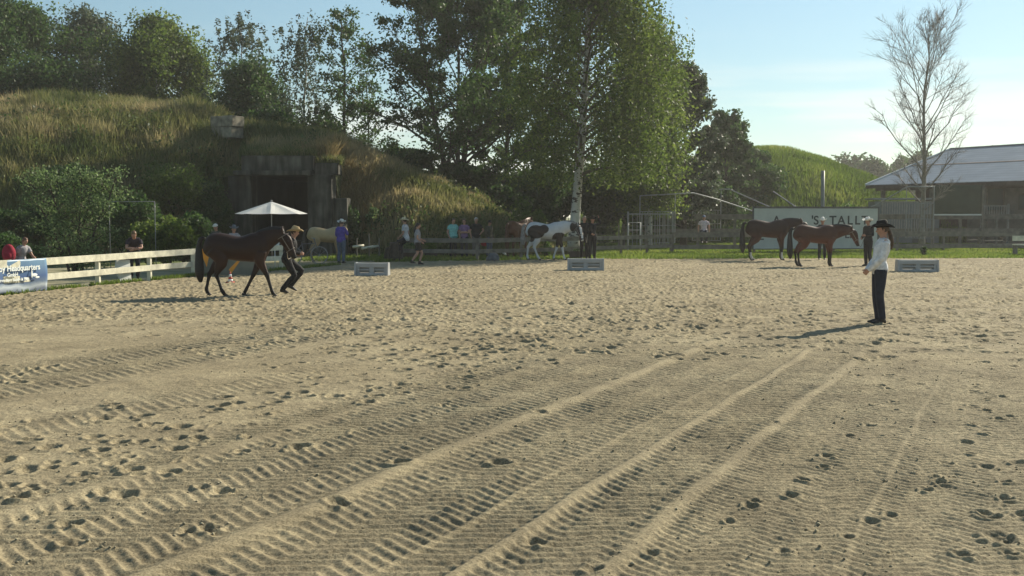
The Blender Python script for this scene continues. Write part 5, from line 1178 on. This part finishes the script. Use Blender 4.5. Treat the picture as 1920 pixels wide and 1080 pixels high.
# handlers of the right pair
x, y = G(1541, 487)
person('handler with white cowboy hat and dark clothes standing behind the two bay horses', x, y, R(165), 1.72, dict(er=(.24, .02, 1.12), wr=(.10, .25, 1.15)), top=C_BK, sleeve='long', pants=C_BK, hat='cowboy', hatcol=H_WH)
x, y = G(1627, 499)
person('handler all in black with white cowboy hat holding the reddish bay horse at its head', x, y, R(115), 1.74, dict(el=(-.23, .02, 1.13), wl=(-.12, .25, 1.12), er=(.23, .0, 1.12), wr=(.10, .22, 1.02)), top=C_BK, sleeve='long', pants=C_BK, hat='cowboy', hatcol=H_WH)
# pinto handlers
x, y = G(1096, 486)
person('bareheaded fair haired handler in black behind the head of the pinto horse', x, y + .25, R(175), 1.80, dict(er=(.26, .05, 1.12), wr=(.14, .25, 1.08)), top=C_BK, sleeve='long', pants=C_BK, hair=(.30, .24, .16))
x, y = G(1110, 486)
person('handler in black suit with black cowboy hat standing right of the pinto horse', x + .02, y + .2, R(-160), 1.78, dict(el=(-.34, .02, 1.48), wl=(-.26, .06, 1.70), er=(.23, .02, 1.12), wr=(.12, .20, 1.04)), top=C_BK, sleeve='long', pants=C_BK, hat='cowboy', hatcol=H_BK)
# purple shirt man
x, y = G(640, 494)
person('man in purple shirt, blue jeans and white cowboy hat standing beside the cream horse', x, y, R(-25), 1.66, dict(er=(.26, .08, 1.16), wr=(.10, .22, 1.34), el=(-.24, .02, 1.14), wl=(-.14, .20, 1.02)), top=C_PU, sleeve='long', pants=C_BJ, hat='cowboy', hatcol=H_WH, fat=1.12)
# spectators, left to right
x, y = G(757, 488)
person('spectator in white T-shirt and straw cowboy hat perched on the fence by the stump', x, y + .7, R(75), 1.72, dict(pelvis=(0, -.05, .88), kl=(-.1, .30, .74), kr=(.1, .22, .62), al=(-.1, .28, .32), ar=(.1, .25, .20), hl=(-.09, -.03, .86), hr=(.09, -.03, .86), el=(-.23, .02, 1.10), wl=(-.18, .22, .92), er=(.23, -.06, 1.12), wr=(.22, -.04, .88)), top=C_WT, pants=C_DJ, hat='cowboy', hatcol=H_ST)
x, y = G(783, 497)
person('dark haired girl in grey top and black shorts walking right on the sand edge', x, y, R(-75), 1.56, dict(kl=(-.09, .20, .50), al=(-.09, .10, .11), kr=(.09, -.02, .50), ar=(.09, -.26, .16), el=(-.22, .05, 1.14), wl=(-.20, .28, 1.02), er=(.23, -.05, 1.13), wr=(.22, .14, .96)), top=C_GR, pants=C_BK, shorts=True, hair=(.02, .014, .010), hairlen=.22)
sp = 'spectators standing behind the rail fence'
x, y = G(849, 483)
person('broad spectator in teal shirt, leftmost of the four standing behind the rail fence', x, y + .3, R(-150), 1.70, dict(el=(-.28, .0, 1.14), er=(.28, .0, 1.14), wl=(-.26, .14, .92), wr=(.26, .14, .92)), top=C_TE, pants=C_BK, fat=1.28, hair=(.05, .03, .02), group=sp)
x, y = G(870, 483)
person('slim spectator in plum striped top with arms folded, between the teal and the black shirt', x, y + .35, R(170), 1.68, dict(el=(-.23, .05, 1.14), wl=(.05, .18, 1.12), er=(.23, .05, 1.14), wr=(-.05, .18, 1.16)), top=C_PS, pants=C_DJ, hair=(.14, .08, .05), group=sp)
x, y = G(892, 483)
person('grey haired man in black T-shirt with hand on hip behind the rail fence', x, y + .35, R(-165), 1.74, dict(el=(-.34, -.02, 1.18), wl=(-.18, .06, 1.02), er=(.27, .0, 1.14)), top=C_BK, pants=cl('grey_trousers', (.13, .12, .11)), hair=(.42, .40, .37), fat=1.18, group=sp)
x, y = G(917, 482)
person('spectator in olive jacket and dark cap, rightmost of the four behind the rail fence', x, y + .3, R(-130), 1.62, {}, top=C_OL, sleeve='long', pants=C_BJ, cap=True, hatcol=C_BK, group=sp)
o = MB().ball((0, 0, .1), (.17, .10, .11), 12, 8); o.ball((.10, -.02, .13), (.06, .05, .04)); o = o.voxel('red_bag', cl('red_cloth', (.42, .02, .03)), None, .02, 2); x, y = G(908, 482); o.location = (x, y + .3, .48)
tag(o, 'small red bag hanging beside the spectator in the dark cap', 'bag')
# child on the fence
x = AT(1320, 440, 54.3)[0]
person('child in pale pink T-shirt and blue cap sitting on the right rail fence', x, 54.38, R(172), 1.74, dict(pelvis=(0, 0, .10), waist=(0, .0, .25), chest=(0, .02, .46), neck=(0, .03, .65), head=(0, .05, .79), sl=(-.17, .03, .58), sr=(.17, .03, .58), el=(-.27, -.02, .36), er=(.27, -.02, .36), wl=(-.27, .06, .14), wr=(.27, .06, .14), hl=(-.09, .02, .08), hr=(.09, .02, .08), kl=(-.15, .36, .03), kr=(.12, .36, .03), al=(-.12, .26, -.38), ar=(.10, .28, -.38)), top=C_PK, pants=C_DJ, cap=True, hatcol=cl('blue_cap', (.16, .20, .30)), z=.93)
# left side people
x, y = G(216, 505)
x, y = -10.95, 30.9
person('woman in dark top with hair bun leaning folded arms on the pale plank fence', x - .12, y + .35, R(-160), 1.62, dict(pelvis=(0, -.22, .90), waist=(0, -.14, 1.02), chest=(0, .04, 1.16), neck=(0, .16, 1.28), head=(0, .24, 1.38), sl=(-.17, .12, 1.22), sr=(.17, .12, 1.22), el=(-.22, .26, .99), er=(.22, .26, .99), wl=(.02, .42, .93), wr=(-.04, .44, .97), hl=(-.09, -.22, .86), hr=(.09, -.22, .86), kl=(-.1, -.12, .48), kr=(.1, -.12, .48), al=(-.1, -.25, .09), ar=(.1, -.25, .09)), top=C_DK, pants=C_DJ, hair=(.16, .09, .045), bun=True)
x, y = -12.6, 27.1
person('spectator in grey shirt with a stretched arm behind the fence above the blue banner', x + .12, y, R(-115), 1.34, dict(wl=(-.20, .52, .92), el=(-.22, .26, 1.10), chest=(0, .08, 1.26), neck=(0, .14, 1.43), head=(0, .20, 1.56), sl=(-.17, .12, 1.36), sr=(.17, .12, 1.36)), top=C_GR, pants=C_DJ, hair=(.14, .07, .04))
o = MB().ball((0, 0, 0), (.17, .14, .24), 14, 10); o.ball((0, -.12, -.05), (.11, .06, .12)); o = o.voxel('backpack', cl('red_backpack', (.30, .015, .035)), None, .02, 2); o.location = (x - .02, y - .35, .92); tag(o, 'dark red backpack on the fence at the left picture edge', 'backpack')
x, _ = AT(429, 430, 34.6)
person('spectator in grey cowboy hat whose head shows above the back of the trotting horse', x, 35.2, R(-150), 1.50, {}, top=C_GR, pants=C_DJ, hat='cowboy', hatcol=H_GY)
x, _ = AT(396, 430, 35.6)
person('spectator in white cap standing behind the croup of the trotting horse', x, 36.2, R(160), 1.56, {}, top=C_OL, pants=C_DJ, cap=True, hatcol=H_WH)
# lead ropes
def rope(label, pts):
    o = MB().tube(pts, [.011] * len(pts), 6, interp=4).build('lead_rope', M_ROPE, None, True); tag(o, label, 'rope')
x, y = HW; rope('lead rope from the handler hand to the trotting dark bay horse', [(x + 1.12, y - .10, 1.02), (x + 1.08, y + .2, .86), (x + 1.2, y + .42, .97)])
x, y = G(1531, 500); rope('lead rope of the reddish bay horse held by the handler in black', [(x + 1.44, y - .15, .98), (x + 1.55, y - .12, .72), (x + 1.70, y - .05, 1.08)])
x, y = G(1096, 486); rope('lead rope of the pinto horse hanging below its head', [(x + .0, y - .75, .95), (x + .05, y - .5, .72), (x + .12, y - .1, 1.05)])
# ------------------------------------------------------------------ haze
hz = MB().box((0, 210, 14.5), (1300, 820, 31.2)).build('haze', None)
hm_ = bpy.data.materials.new('haze'); hm_.use_nodes = True; n = hm_.node_tree.nodes; n.remove(n['Principled BSDF']); pv = n.new('ShaderNodeVolumePrincipled')
pv.inputs['Color'].default_value = (.98, .96, .90, 1); pv.inputs['Density'].default_value = .00058; pv.inputs['Anisotropy'].default_value = .35; hm_.node_tree.links.new(pv.outputs[0], n['Material Output'].inputs['Volume'])
hz.data.materials.append(hm_); tag(hz, 'thin pale dusty summer haze over the whole riding ground', 'haze', kind='stuff')
